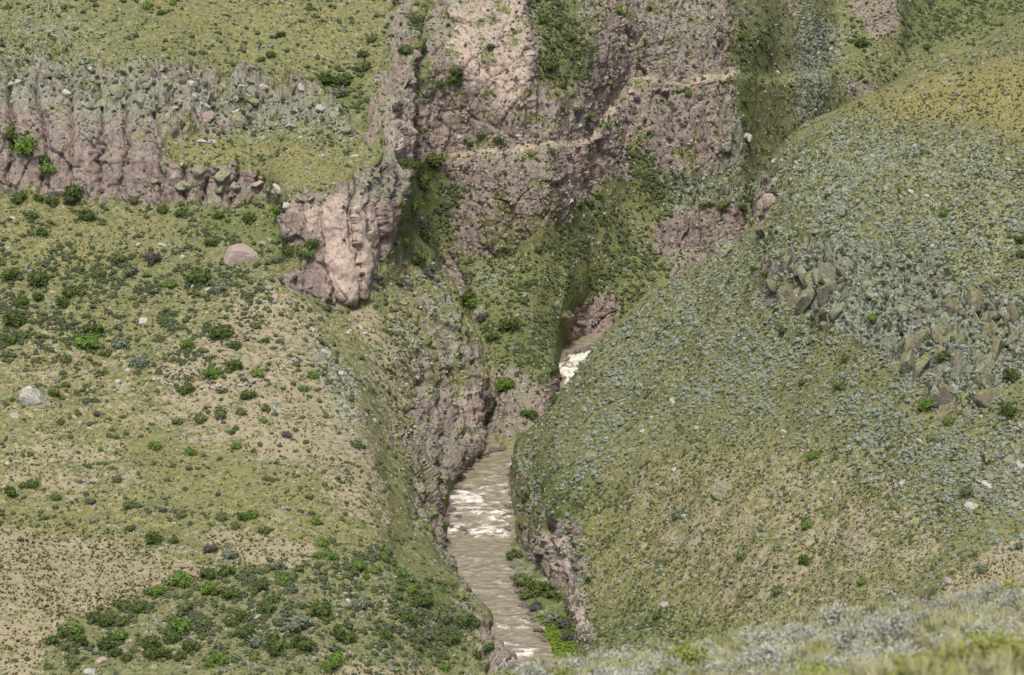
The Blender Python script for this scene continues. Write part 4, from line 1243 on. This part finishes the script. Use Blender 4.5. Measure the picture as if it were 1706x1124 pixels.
# ------------------------------------------------------------------ boulders
ROCKS, CRAG = {}, {}
for nm, cols in {'pale': ((.27, .255, .21), (.47, .45, .38), (.37, .345, .29)), 'pinkish': ((.25, .19, .16), (.40, .315, .26), (.32, .25, .21)),
                 'lichen-grey': ((.15, .15, .10), (.31, .31, .22), (.24, .225, .165)), 'mossy': ((.105, .092, .07), (.245, .215, .165), (.17, .145, .115)), 'dark': ((.085, .072, .065), (.20, .175, .155), (.13, .11, .10))}.items():
    mt = plain(nm.replace('-', '_') + '_stone', cols, 2.0, None, .8, moss=((.13, .135, .04), (.24, .24, .12)) if nm == 'lichen-grey' else ((.115, .125, .03), (.24, .235, .08)) if nm == 'mossy' else None, bump=(3.0, .9, .25))
    CRAG[nm] = [stone(750 + len(ROCKS) * 20 + k, 9, 3, .8, 'rock_block', mt, (.3, .62)) for k in range(6)]
    ROCKS[nm] = [stone(700 + len(ROCKS) * 20 + k, 12, 3, .72, 'boulder', mt) for k in range(5)]


def boulder(px, py, size, color='pale', sx=1., sy=1., sz=1., name='boulder', label=None, rz=None, n_=None):
    if name == 'river_rock':
        r0 = 500.
        for _ in range(12):
            q = P(px, py + size * .2, 100.) - CAM
            r0 = float((water_level(r0) - CAM[2]) / q[2] * 100.)
        p, n, dep, s = P(px, py + size * .2, r0), np.array([0, 0, 1.]), r0 * 1.25, None
    else:
        p, n, dep, s = pick(px, py + size * .25)
    o = add_obj(name, R_.choice(ROCKS[color]) if n_ is None else ROCKS[color][n_])
    w = px2m(dep, size) * .64
    stand(o, p, w, R_.uniform(0, 6.28) if rz is None else rz, sx, sy, sz, .2 if name == 'boulder' else -.3, n, .45)
    o['category'] = 'boulder' if name == 'boulder' else 'rock'
    if label: o['label'] = label
    else: name_it(o, ('small' if size < 13 else 'large' if size > 24 else 'medium-sized') + ' ' + color, px, py, 'boulder' if name == 'boulder' else 'rock in the river')
    o['group'] = {'boulder': 'boulders lying on the slopes', 'river_rock': 'rocks in the river'}[name]
    return o


boulder(402, 412, 62, 'pinkish', 1, .9, 1.5, label='big pinkish boulder with flat face lying below the left cliff', rz=.3, n_=3)
boulder(52, 655, 46, 'pale', .95, .9, 1.75, label='tall upright pale grey boulder alone on the left slope', rz=1., n_=2)
boulder(183, 1053, 34, 'pale', 1.1, .7, .9, label='whitish leaning boulder among shrubs below the bare field', rz=.2, n_=0)
boulder(498, 990, 20, 'dark', 1.1, 1, .7, label='dark flat boulder perched among shrubs on the left slope')
boulder(430, 1022, 20, 'pinkish', 1.1, .9, .7, label='pinkish flat boulder half hidden in the shrub thicket')
boulder(1205, 801, 36, 'lichen-grey', 1.15, 1, .9, label='big rounded grey-green boulder alone on the hill')
boulder(1006, 786, 30, 'lichen-grey', 1, .9, .95, label='angular grey boulder, lower of the pale pair on the hill')
boulder(989, 752, 34, 'lichen-grey', 1, .9, .9, label='grey-green crumbling boulder, upper of the pair above the river')
BOULDERS = [
    (271, 404, 14, 'pale'), (231, 404, 11, 'pale'), (236, 529, 20, 'pale'), (240, 546, 16, 'lichen-grey'), (325, 472, 15, 'pale'), (346, 477, 12, 'pale'), (458, 490, 14, 'pinkish', 1, 1, 1.6), (447, 475, 18, 'lichen-grey'), (544, 583, 18, 'pale'),
    (533, 577, 12, 'lichen-grey'), (540, 600, 11, 'lichen-grey'), (528, 566, 10, 'pale'), (197, 632, 13, 'pale'), (24, 690, 15, 'pale'), (566, 620, 12, 'pale'), (553, 706, 17, 'lichen-grey'), (624, 697, 14, 'pale', 1, 1, 1.3), (168, 1095, 22, 'pinkish'), (150, 1113, 26, 'pale'),
    (163, 1078, 11, 'lichen-grey'), (574, 985, 11, 'pale'), (586, 985, 13, 'pale'), (578, 996, 9, 'pale'), (12, 768, 11, 'pale'), (118, 752, 14, 'lichen-grey'), (272, 1062, 12, 'lichen-grey'), (215, 1064, 14, 'pinkish'), (400, 995, 9, 'pale'), (455, 1045, 9, 'pinkish'), (640, 1000, 10, 'pale'),
    (774, 1012, 14, 'pinkish'), (797, 1075, 16, 'pinkish'), (10, 410, 14, 'pinkish'), (302, 423, 12, 'pale'), (395, 447, 12, 'lichen-grey'), (393, 505, 11, 'pale'), (155, 531, 13, 'pale'), (273, 515, 9, 'pale'), (340, 560, 10, 'pale'), (420, 535, 10, 'pale'), (485, 515, 11, 'lichen-grey'),
    (205, 598, 9, 'pale'), (250, 604, 11, 'pale'), (210, 612, 9, 'pale'), (133, 700, 8, 'pale'), (148, 710, 8, 'pale'), (520, 545, 10, 'pale'), (60, 540, 10, 'lichen-grey'), (600, 540, 9, 'pale'),
    (575, 660, 9, 'lichen-grey'), (560, 640, 10, 'lichen-grey'), (548, 612, 11, 'lichen-grey'), (660, 595, 8, 'pale'), (745, 508, 12, 'lichen-grey'), (860, 523, 10, 'pale'), (610, 552, 12, 'pale'), (580, 548, 12, 'pale'), (690, 707, 8, 'pale'),
    # hill
    (1026, 744, 24, 'lichen-grey'), (1052, 746, 20, 'lichen-grey'), (1120, 662, 18, 'pale'), (1108, 640, 14, 'lichen-grey'), (1162, 710, 13, 'pinkish'), (1192, 697, 16, 'lichen-grey'), (1180, 725, 11, 'pale'), (1122, 778, 12, 'pale'), (1307, 718, 13, 'pale', .8, .8, 1.6), (1320, 740, 11, 'pinkish'), (1110, 1000, 18, 'pinkish'), (1201, 983, 12, 'pale'), (1315, 985, 13, 'pinkish', .8, .8, 1.5),
    (1366, 995, 13, 'pinkish'), (1580, 962, 22, 'pinkish', 1, 1, 1.2), (1662, 922, 16, 'pinkish'), (1620, 835, 28, 'pale'), (1630, 812, 22, 'lichen-grey'), (1655, 785, 26, 'lichen-grey', 1.2, 1, .6), (1648, 796, 24, 'pale', 1.2, 1, .5), (1690, 738, 30, 'lichen-grey'), (1680, 760, 24, 'lichen-grey'), (1700, 770, 20, 'pale'), (1668, 750, 18, 'dark'),
    (1475, 877, 13, 'pinkish'), (1434, 880, 11, 'pinkish'), (1490, 985, 12, 'pinkish'), (1390, 800, 10, 'pale'), (1505, 800, 14, 'pale'), (1385, 828, 10, 'pale'), (1240, 560, 8, 'pale'), (1232, 555, 9, 'pale'), (1290, 640, 10, 'pale'), (1165, 830, 10, 'lichen-grey'), (1185, 877, 10, 'pinkish', .7, .7, 1.6), (1140, 855, 12, 'pale'),
    (1183, 835, 14, 'lichen-grey'), (1395, 965, 12, 'pinkish'), (1070, 715, 10, 'pale'), (1085, 690, 9, 'pale'), (1005, 700, 9, 'lichen-grey'), (1530, 730, 12, 'pale'), (1350, 520, 20, 'mossy'), (1375, 535, 22, 'lichen-grey'), (1395, 560, 26, 'mossy'), (1365, 505, 18, 'lichen-grey'), (1330, 450, 18, 'mossy'), (1370, 425, 20, 'lichen-grey', 1, 1, 1.4),
    (1400, 445, 26, 'mossy', .8, .8, 1.9), (1395, 480, 22, 'mossy', .8, .8, 1.8), (1315, 480, 24, 'mossy', .8, .9, 1.7), (1290, 470, 24, 'mossy', .8, .9, 1.7), (1285, 500, 20, 'dark'), (1340, 505, 18, 'mossy'), (1420, 420, 14, 'lichen-grey'), (1445, 440, 12, 'lichen-grey'), (1480, 420, 14, 'mossy'), (1500, 440, 12, 'mossy'),
    (1570, 650, 36, 'mossy', 1, .9, 1.15), (1535, 645, 22, 'mossy'), (1490, 605, 26, 'mossy', 1, .9, .9), (1508, 612, 18, 'mossy'), (1640, 650, 34, 'mossy', 1, .9, 1.1), (1610, 685, 26, 'mossy', .9, .9, 1.1), (1585, 688, 20, 'mossy'), (1690, 555, 34, 'mossy', .8, .9, 1.6), (1618, 610, 26, 'mossy', .8, .9, 1.8), (1600, 560, 22, 'mossy'),
    (1570, 555, 20, 'mossy'), (1650, 520, 20, 'lichen-grey'), (1670, 530, 16, 'lichen-grey'), (1605, 515, 14, 'mossy'), (1635, 560, 22, 'mossy'), (1655, 595, 22, 'lichen-grey'), (1545, 590, 18, 'mossy'), (1515, 580, 18, 'mossy'), (1560, 470, 12, 'lichen-grey'), (1590, 480, 12, 'mossy'), (1625, 500, 14, 'lichen-grey'), (1490, 470, 12, 'mossy'),
    (1520, 315, 14, 'pale'), (1508, 318, 12, 'lichen-grey'), (1545, 322, 12, 'pale'), (1400, 213, 12, 'pale'), (1600, 235, 14, 'lichen-grey'), (1690, 272, 16, 'lichen-grey'), (1680, 262, 10, 'pale'), (1555, 406, 9, 'pale'), (1300, 270, 16, 'lichen-grey'), (1290, 262, 14, 'pale'), (1310, 278, 12, 'lichen-grey'), (1288, 300, 18, 'lichen-grey'),
    (1265, 318, 18, 'dark'), (1205, 414, 22, 'lichen-grey'), (1215, 404, 18, 'lichen-grey'), (1195, 424, 18, 'lichen-grey'), (1575, 95, 22, 'pinkish'), (1570, 88, 16, 'lichen-grey'), (1050, 148, 13, 'pale'), (1245, 220, 16, 'pale'), (1235, 240, 14, 'lichen-grey'), (1385, 60, 14, 'lichen-grey'), (1385, 80, 12, 'pale'), (1295, 117, 9, 'pale'),
    (965, 207, 9, 'pale'), (862, 222, 8, 'pale'), (950, 332, 9, 'pale'), (928, 312, 8, 'pale'), (770, 268, 8, 'pale'), (760, 45, 10, 'pale'), (765, 224, 9, 'pale'),
    # top of the left cliff
    (44, 32, 18, 'dark'), (50, 26, 14, 'lichen-grey'), (45, 115, 18, 'lichen-grey'), (75, 118, 18, 'pinkish'), (88, 135, 18, 'lichen-grey'), (105, 122, 14, 'lichen-grey'), (195, 140, 24, 'lichen-grey'), (170, 158, 26, 'lichen-grey', 1.3, 1, .7), (215, 130, 20, 'lichen-grey'), (255, 150, 24, 'lichen-grey'), (290, 140, 18, 'lichen-grey'),
    (320, 135, 18, 'pale'), (345, 185, 22, 'pinkish', 1.2, 1, 1), (390, 160, 14, 'pale'), (400, 190, 24, 'lichen-grey'), (425, 185, 22, 'lichen-grey'), (440, 140, 16, 'pale'), (460, 200, 16, 'lichen-grey'), (475, 180, 22, 'lichen-grey'), (500, 140, 14, 'pale'), (510, 165, 20, 'lichen-grey'), (530, 175, 16, 'pale'), (545, 195, 20, 'lichen-grey'),
    (560, 210, 18, 'lichen-grey'), (500, 225, 12, 'pale'), (535, 255, 14, 'pale'), (510, 285, 9, 'pale'), (555, 303, 9, 'pale'), (590, 255, 16, 'pale'), (625, 287, 18, 'lichen-grey'), (610, 293, 16, 'lichen-grey'), (465, 310, 22, 'pale', 1.3, 1, .6), (500, 322, 24, 'lichen-grey', 1.3, 1, .6), (480, 335, 20, 'pale'), (370, 285, 22, 'lichen-grey'),
    (330, 275, 24, 'lichen-grey'), (255, 290, 18, 'lichen-grey'), (385, 300, 24, 'pinkish'), (300, 300, 22, 'lichen-grey'), (430, 300, 22, 'pinkish', 1.3, 1, .7), (252, 352, 16, 'lichen-grey', .8, .8, 1.3), (20, 360, 12, 'pale'), (500, 290, 10, 'lichen-grey'), (345, 228, 18, 'pale', 1.5, 1, .5),
]
for q in BOULDERS: boulder(*q)
SHORE = [(742, 868), (740, 880), (744, 858), (746, 845), (748, 835), (752, 822), (760, 808), (772, 796), (783, 780), (795, 768), (808, 758), (822, 750), (838, 745), (744, 905), (747, 930), (752, 948), (765, 966), (780, 985), (795, 1005), (851, 945), (857, 962), (863, 985), (871, 1008), (880, 1022), (890, 1036), (899, 1050), (908, 1066), (846, 880), (845, 860), (846, 840), (849, 820), (853, 800), (856, 782), (942, 612), (946, 600), (952, 590), (940, 630)]
for q in [(770, 883, 15), (752, 879, 11), (779, 889, 9), (764, 862, 12), (823, 843, 9), (833, 851, 11), (779, 815, 10), (776, 843, 7), (748, 812, 14), (744, 830, 12), (752, 850, 12), (757, 842, 9), (846, 845, 10), (860, 948, 8), (876, 1012, 9), (888, 1030, 8), (898, 1060, 8), (966, 628, 14), (962, 585, 12), (956, 598, 10), (972, 584, 12), (990, 578, 18), (848, 790, 8), (845, 812, 8), (742, 900, 9), (748, 925, 8), (830, 1085, 8), (876, 1030, 6)] + [(x + R_.uniform(-3, 3), y + R_.uniform(-3, 3), R_.uniform(6, 13)) for x, y in SHORE for _ in range(2)]:
    boulder(*q, 'dark', name='river_rock', sx=1.2, sz=.7)


def crag_block(px, py, size, color, sz):
    p, n, dep, s = pick(px, py)
    o = add_obj('rock_block', R_.choice(CRAG[color]))
    stand(o, p, px2m(dep, size) * .78, R_.uniform(0, 6.28), R_.uniform(.75, 1.15), R_.uniform(.8, 1.15), sz, .62, n, .2)
    o['category'] = 'rock'
    name_it(o, ('low ' if sz < 1 else 'upright ' if sz > 1.5 else '') + color, px, py, 'rock block')
    o['group'] = 'blocks of the rock outcrops'


LANDMARKS += [(1290, 480, 'the left crag foot'), (1400, 430, 'the crag crest'), (1380, 540, 'the crag base'), (1500, 500, 'the middle of the outcrop'), (1660, 520, 'the outcrop top'), (1690, 600, 'the outcrop edge'), (1500, 590, 'the outcrop ledge'), (200, 140, 'the cliff top'), (330, 150, 'the cliff shoulder'), (430, 180, 'the pale cliff rim'), (530, 200, 'the bluff shoulder'), (60, 120, 'the cliff crown')]


def crags(poly, n, lo, hi, szs, cols):
    xs, ys = [q[0] for q in poly], [q[1] for q in poly]
    k = 0
    while k < n:
        x, y = R_.uniform(min(xs), max(xs)), R_.uniform(min(ys), max(ys))
        if poly_sd(np.array([x]), np.array([y]), poly)[0] < 0: continue
        crag_block(x, y, lo + (hi - lo) * R_.random() ** 1.6, R_.choice(cols), R_.uniform(*szs))
        k += 1


LG, PK, MO = 'lichen-grey', 'pinkish', 'mossy'
crags([(1275, 430), (1345, 405), (1410, 415), (1420, 480), (1385, 540), (1335, 510), (1280, 510)], 40, 16, 40, (1.2, 2.5), [MO, MO, MO, LG])
crags([(1470, 560), (1500, 510), (1600, 485), (1700, 500), (1706, 600), (1655, 630), (1640, 670), (1590, 690), (1555, 640), (1495, 610)], 62, 16, 44, (1.0, 2.4), [MO, MO, MO, MO, LG])
crags([(1420, 430), (1540, 420), (1600, 470), (1500, 500), (1440, 490)], 18, 9, 20, (.7, 1.4), [MO, MO, LG])
crags([(1258, 320), (1280, 300), (1292, 330), (1285, 380), (1262, 385)], 9, 14, 26, (1.4, 2.4), [MO, PK])
crags([(1200, 400), (1222, 400), (1218, 420), (1190, 432)], 5, 10, 20, (.8, 1.3), [LG])
crags([(1285, 285), (1320, 230), (1345, 240), (1330, 300), (1290, 320)], 12, 8, 16, (.7, 1.2), [LG, 'pale'])
crags([(0, 110), (60, 105), (180, 115), (260, 110), (370, 120), (440, 120), (530, 150), (570, 195), (590, 240), (540, 235), (470, 210), (380, 200), (262, 190), (150, 170), (0, 165)], 84, 9, 24, (.7, 1.4), [LG, LG, LG, LG, 'pale'])
crags([(440, 300), (500, 318), (560, 312), (610, 280), (650, 262), (645, 285), (600, 308), (555, 326), (500, 330), (445, 318)], 18, 9, 20, (.5, .9), [LG, LG, 'pale'])
crags([(262, 262), (330, 268), (440, 300), (440, 320), (350, 318), (265, 300)], 12, 12, 26, (.8, 1.4), [LG, PK])
settle_labels()

# ------------------------------------------------------------------ the largest cushion shrubs, one by one
cs2 = [mesh_py('cushion_shrub', *leaf_clump(140 + k, 110, .22, 4, .6, .8, .3), SAGE_O) for k in range(5)]
dens = open_[2] * (.02 + hillpoly) * (1 - .8 * sst(.2, .7, hill.m['dry'])) * (.1 + patchy(hill, 9, 301)) * (hill.py > 560) * (hill.py < 1080) * (hill.px < 1700) * (hill.px > 940)
ii = sample(hill, 300, dens)
for k in ii:
    o = add_obj('cushion_shrub', cs2[R_.randrange(5)])
    stand(o, hill.p[k], px2m(hill.dep[k], R_.uniform(11, 18)) * .5, R_.uniform(0, 6.28), R_.uniform(.9, 1.2), R_.uniform(.9, 1.2), R_.uniform(.7, .95), .12)
    tag(o, 'grey-green cushion shrub among many alike on the hill right of the river', 'shrub', 'cushion shrubs of the hill')

# ------------------------------------------------------------------ bare dark bush over the water
def twigs(seed, n=70, mat=None, name='bush'):
    r = np.random.default_rng(seed)
    V, Fc = [], []

    def limb(a, d, l, w, lev):
        b_ = a + d * l + np.array([0, 0, .05 * l])
        s1 = np.cross(d, r.normal(size=3)); s1 /= np.linalg.norm(s1) + 1e-6
        s2 = np.cross(d, s1)
        k = len(V)
        for c, ww in ((a, w), (b_, w * .55)):
            for q in range(3):
                an = q * 2.094
                V.append(c + (s1 * math.cos(an) + s2 * math.sin(an)) * ww)
        for q in range(3):
            w2 = (q + 1) % 3
            Fc.append([k + q, k + w2, k + 3 + w2, k + 3 + q])
        if lev:
            for _ in range(4 if lev > 1 else 5):
                nd = d + r.normal(size=3) * .5
                nd[2] = abs(nd[2]) * .9
                nd /= np.linalg.norm(nd)
                limb(a + (b_ - a) * r.uniform(.4, 1), nd, l * r.uniform(.5, .8), w * .55, lev - 1)
    for _ in range(9):
        d = r.normal(size=3); d[2] = abs(d[2]) * .9 + .3
        d /= np.linalg.norm(d)
        limb(np.array([0, 0, 0.]), d, .5, .03, 3)
    return mesh_py(name, V, Fc, mat)


TWIG = plain('dark_twig', ((.05, .04, .04), (.10, .085, .085), (.07, .06, .06)), 3, None, .4)
p, n, dep, s = pick(850, 925)
tb = add_obj('bare_bush', twigs(5, mat=TWIG, name='bare_bush'))
stand(tb, p, px2m(dep, 34), .4, sink=.0)
tag(tb, 'bare dark twiggy bush leaning over the brown river', 'bush')

# ------------------------------------------------------------------ low curved field wall of loose stones
WM = plain('wall_stone', ((.27, .235, .195), (.46, .41, .35), (.36, .31, .26)), 2.5, None, .0, bump=(4, .9, .2))


def stone_line(name, pts, label, size, seed):
    r = np.random.default_rng(seed)
    bm = bmesh.new()
    cur = [stone(900 + k, 9, 1, .8, 'tmp', WM) for k in range(4)]
    org, _, _, _ = pick(*pts[0])
    for a, b in zip(pts[:-1], pts[1:]):
        L = math.hypot(b[0] - a[0], b[1] - a[1])
        for k in range(int(L / (size * .42))):
            f = r.random()
            p, n, dep, s = pick(a[0] + (b[0] - a[0]) * f + r.normal() * .8, a[1] + (b[1] - a[1]) * f + r.normal() * 1.2)
            w = px2m(dep, size) * r.uniform(.3, .65)
            m = Matrix.Translation(Vector(p - org) + Vector((0, 0, w * r.uniform(-.1, .9)))) @ Matrix.Rotation(r.uniform(0, 6.28), 4, 'Z') @ Matrix.Diagonal((w * 1.3, w, w * .8, 1))
            me = cur[r.integers(4)].copy()
            me.transform(m)
            bm.from_mesh(me)
            bpy.data.meshes.remove(me)
    me = bpy.data.meshes.new(name)
    bm.to_mesh(me)
    me.materials.append(WM)
    o = add_obj(name, me)
    o.location = org
    tag(o, label, 'wall')


stone_line('stone_wall', [(255, 632), (290, 642), (340, 645), (385, 646), (420, 638), (448, 628), (470, 612), (492, 596)], 'low curved wall of loose stones on the left slope', 7, 31)
stone_line('stone_wall', [(150, 868), (215, 884), (262, 902), (300, 912), (350, 925), (395, 938)], 'low broken stone wall along the upper edge of the bare field', 4.5, 32)

# ------------------------------------------------------------------ bright green bank beside the water
bank_rows = [[Z(928, 430, -.5), Z(938, 430, .35), Z(952, 430, .5), Z(985, 430, .7)], [Z(914, 446, -.3), Z(928, 446, .5), Z(948, 446, .7), Z(972, 446, .9)],
             [Z(900, 454, -.3), Z(914, 454, .5), Z(932, 454, .7), Z(956, 454, .9)], [Z(888, 459, -.3), Z(898, 459, .4), Z(914, 459, .6), Z(946, 459, .8)]]
bk = loft(net(bank_rows, 4), 2.0, .4)
bkp = bk.reshape(-1, 3)
bkp = bkp + np.stack([np.zeros(len(bkp)), np.zeros(len(bkp)), fbm(bkp, 1 / 1.5, 3, 77) * .25], 1)
i = np.arange(len(bkp)).reshape(bk.shape[:2])
bf = np.stack([i[:-1, :-1], i[:-1, 1:], i[1:, 1:], i[1:, :-1]], 2).reshape(-1, 4)
BANKM = plain('bank_grass', ((.075, .13, .012), (.12, .175, .02), (.12, .19, .03)), 1.5, None, .0, bump=(3, .6, .1))
tag(add_obj('river_bank', mesh_np('river_bank', bkp, bf, BANKM)), 'bright green grassy bank beside the brown river', 'river bank', kind='structure')

shore_rows = [[Z(888, 459.2, -.3), Z(898, 459.2, .4), Z(914, 459.2, .6), Z(950, 459, .9)], [Z(872, 464, -.3), Z(882, 464, .4), Z(905, 464, .8), Z(945, 464, 1.6)], [Z(857, 477, -.3), Z(866, 477, .5), Z(885, 477, 1), Z(915, 477, 2)],
              [Z(848, 484, -.3), Z(856, 484, .4), Z(872, 484, .8), Z(900, 484, 1.5)], [Z(845, 496, -.5), Z(850, 496, -.1), Z(860, 496, .3), Z(875, 496, .5)]]
sh_ = loft(net(shore_rows, 4), 2.0, .4).copy()
shp = sh_.reshape(-1, 3)
shp = shp + np.stack([np.zeros(len(shp)), np.zeros(len(shp)), fbm(shp, 1 / 1.5, 3, 78) * .3], 1)
i = np.arange(len(shp)).reshape(sh_.shape[:2])
one = np.ones(len(shp), np.float32)
tag(add_obj('shore', mesh_np('shore', shp, np.stack([i[:-1, :-1], i[:-1, 1:], i[1:, 1:], i[1:, :-1]], 2).reshape(-1, 4), LAND, True, {'green': one * .7, 'rock': one * .3, 'soil': one * .2, 'lich': one * 0, 'pale': one * 0, 'dry': one * 0, 'path': one * 0})), 'narrow bushy shore between the brown river and the right cliff', 'shore', kind='structure')
bgm = plain('bank_blade', ((.08, .145, .012), (.15, .205, .025), (.16, .195, .04)), 4, 'tint')
bt = [mesh_py('bank_grass', *tuft(280 + k, 18, 1.0, .8, .07, .6), bgm) for k in range(4)]
q = bkp[(bkp[:, 2] > .12)]
q = q[rng.integers(0, len(q), 900)] + rng.normal(size=(900, 3)) * np.array([.25, .25, 0])
sz = rng.uniform(.25, .65, 900)
scatter('bank_grass', 'bright green grass growing on the river bank', 'grass', bt, q, np.stack([sz * 0, sz * 0, rng.uniform(0, 6.28, 900)], 1), np.stack([sz, sz, sz * .8], 1), rng.random(900))
# ------------------------------------------------------------------ the near slope: grass and silvery shrubs
FG_M = plain('near_grass_blade', ((.18, .18, .085), (.39, .35, .215), (.26, .265, .12)), 2, 'tint')
SILV = plain('silvery_leaf', ((.26, .265, .20), (.48, .48, .39), (.38, .38, .31)), 3, None, .8)
YELG = plain('yellow_green_leaf', ((.18, .20, .04), (.33, .345, .085), (.25, .27, .07)), 2, None, .8)
BRWN = plain('dry_stem', ((.12, .085, .06), (.22, .165, .12), (.17, .14, .10)), 2, None, .8)
fgt = [mesh_py('near_grass', *tuft(800 + k, 60, 1.0, .9, .018, .55), FG_M) for k in range(5)]
fv = (fore.py < 1400) & (fore.px > 560) & (fore.px < 1950) & (fore.p[:, 1] > 22) & (fore.p[:, 1] < 70)
cell = np.where(fv)[0]
wgt = (fore.p[cell, 1] > 50) * 1.3 + .7
kk = rng.choice(cell, 6500, p=wgt / wgt.sum())
fp = fore.p[kk] + rng.normal(size=(len(kk), 3)) * np.array([.3, .3, 0])
fs = rng.uniform(.22, .52, len(kk))
scatter('near_grass', 'out of focus yellowish grass covering the nearest slope', 'grass', fgt, fp, np.stack([np.zeros(len(kk)), np.zeros(len(kk)), rng.uniform(0, 6.28, len(kk))], 1), np.stack([fs * 1.1, fs * 1.1, fs], 1), rng.random(len(kk)))


def spray(seed, n=90, leafs=9, w=.02):
    """an upright bushy shrub: many fine stems, each with small leaves up its length"""
    r = np.random.default_rng(seed)
    V, Fc = [], []
    for k in range(n):
        a, q = r.uniform(0, 6.283), r.uniform(0, .55)
        root = np.array([math.cos(a), math.sin(a), 0]) * q * .5
        top = np.array([math.cos(a) * q * 1.1, math.sin(a) * q * 1.1, r.uniform(.55, 1.0) * (1 - .35 * q)]) + r.normal(size=3) * .06
        d = top - root
        side = np.cross(d, r.normal(size=3)); side /= np.linalg.norm(side) + 1e-6
        b = len(V)
        V += [root - side * w * .5, root + side * w * .5, top]
        Fc.append([b, b + 1, b + 2])
        for j in range(leafs):
            c = root + d * r.uniform(.35, 1.)
            u = r.normal(size=3) + np.array([0, 0, .8]); u /= np.linalg.norm(u)
            s2 = np.cross(u, r.normal(size=3)); s2 /= np.linalg.norm(s2) + 1e-6
            l = r.uniform(.05, .1)
            b = len(V)
            V += [c - s2 * w, c + s2 * w, c + u * l + s2 * w * .5, c + u * l - s2 * w * .5]
            Fc.append([b, b + 1, b + 2, b + 3])
    return np.array(V), Fc


FORE_KINDS = {'silvery': ('silvery_shrub', [mesh_py('silvery_shrub', *spray(820 + k, 110, 10, .022), SILV) for k in range(4)], 'pale silvery bushy shrub out of focus on the nearest slope', 'silvery shrubs of the nearest slope'),
              'yellow': ('yellow_green_shrub', [mesh_py('yellow_green_shrub', *spray(840 + k, 110, 11, .026), YELG) for k in range(4)], 'yellow-green leafy shrub out of focus on the nearest slope', 'yellow-green shrubs of the nearest slope'),
              'brown': ('dry_shrub', [mesh_py('dry_shrub', *spray(860 + k, 90, 4, .016), BRWN) for k in range(3)], 'brownish dry shrub out of focus on the nearest slope', 'dry shrubs of the nearest slope')}
fx, fy = fore.px, fore.py
for kind, n, y0, y1 in (('silvery', 290, 960, 1180), ('yellow', 60, 1010, 1330), ('brown', 24, 960, 1200)):
    nm, ms, lab, grp = FORE_KINDS[kind]
    prot = (fore.p[:, 1] > {'silvery': 44, 'brown': 48, 'yellow': 24}[kind]) & (fore.p[:, 1] < 64) & (fx > 780) & (fx < 1850)
    ids = rng.choice(np.where(prot)[0], n)
    for k in ids:
        o = add_obj(nm, R_.choice(ms))
        p = fore.p[k] + rng.normal(size=3) * np.array([.3, .3, 0])
        stand(o, p, R_.uniform(.4, .78), R_.uniform(0, 6.28), R_.uniform(.9, 1.3), R_.uniform(.9, 1.3), R_.uniform(.75, 1.1), .03)
        tag(o, lab, 'shrub', grp)
# ------------------------------------------------------------------ camera, light
cam = bpy.data.cameras.new('camera')
co = bpy.data.objects.new('camera', cam)
COL.objects.link(co)
co.location = CAM
co.rotation_euler = (math.radians(90) - PITCH, 0, 0)
cam.sensor_width = 36
cam.lens = 36 * F / 1706
cam.clip_start, cam.clip_end = 1.0, 5000
cam.dof.use_dof = True
cam.dof.focus_distance = 500
cam.dof.aperture_fstop = 1.9
SC.camera = co

SUN_EL, SUN_AZ = math.radians(62), math.radians(187)   # azimuth clockwise from the way the camera looks (+Y)
sun = bpy.data.lights.new('sun', 'SUN')
sun.energy, sun.angle, sun.color = SUN_E, math.radians(SUN_ANG), (1.0, .965, .91)
so = bpy.data.objects.new('sun', sun)
COL.objects.link(so)
sd = Vector((math.sin(SUN_AZ) * math.cos(SUN_EL), math.cos(SUN_AZ) * math.cos(SUN_EL), math.sin(SUN_EL)))
so.rotation_euler = sd.to_track_quat('Z', 'Y').to_euler()
so.location = (0, 0, 400)
w = bpy.data.worlds.new('World')
SC.world = w
w.use_nodes = True
nt = w.node_tree
nt.nodes.clear()
sk = nt.nodes.new('ShaderNodeTexSky')
sk.sky_type = 'NISHITA'
sk.sun_disc = False
sk.sun_elevation = SUN_EL
sk.sun_rotation = SUN_AZ
sk.dust_density = 3.0
sk.air_density = .9
bg = nt.nodes.new('ShaderNodeBackground')
bg.inputs[1].default_value = SKY_E
wo = nt.nodes.new('ShaderNodeOutputWorld')
nt.links.new(sk.outputs[0], bg.inputs[0])
nt.links.new(bg.outputs[0], wo.inputs[0])
SC.view_settings.view_transform = 'Standard'
SC.view_settings.look = 'None'
SC.view_settings.exposure = EXPO
SC.view_settings.gamma = 1.0
SC.render.engine = 'CYCLES'
SC.cycles.max_bounces = 4
SC.cycles.diffuse_bounces = 3
SC.cycles.glossy_bounces = 2
SC.cycles.transparent_max_bounces = 6
SC.cycles.use_denoising = True
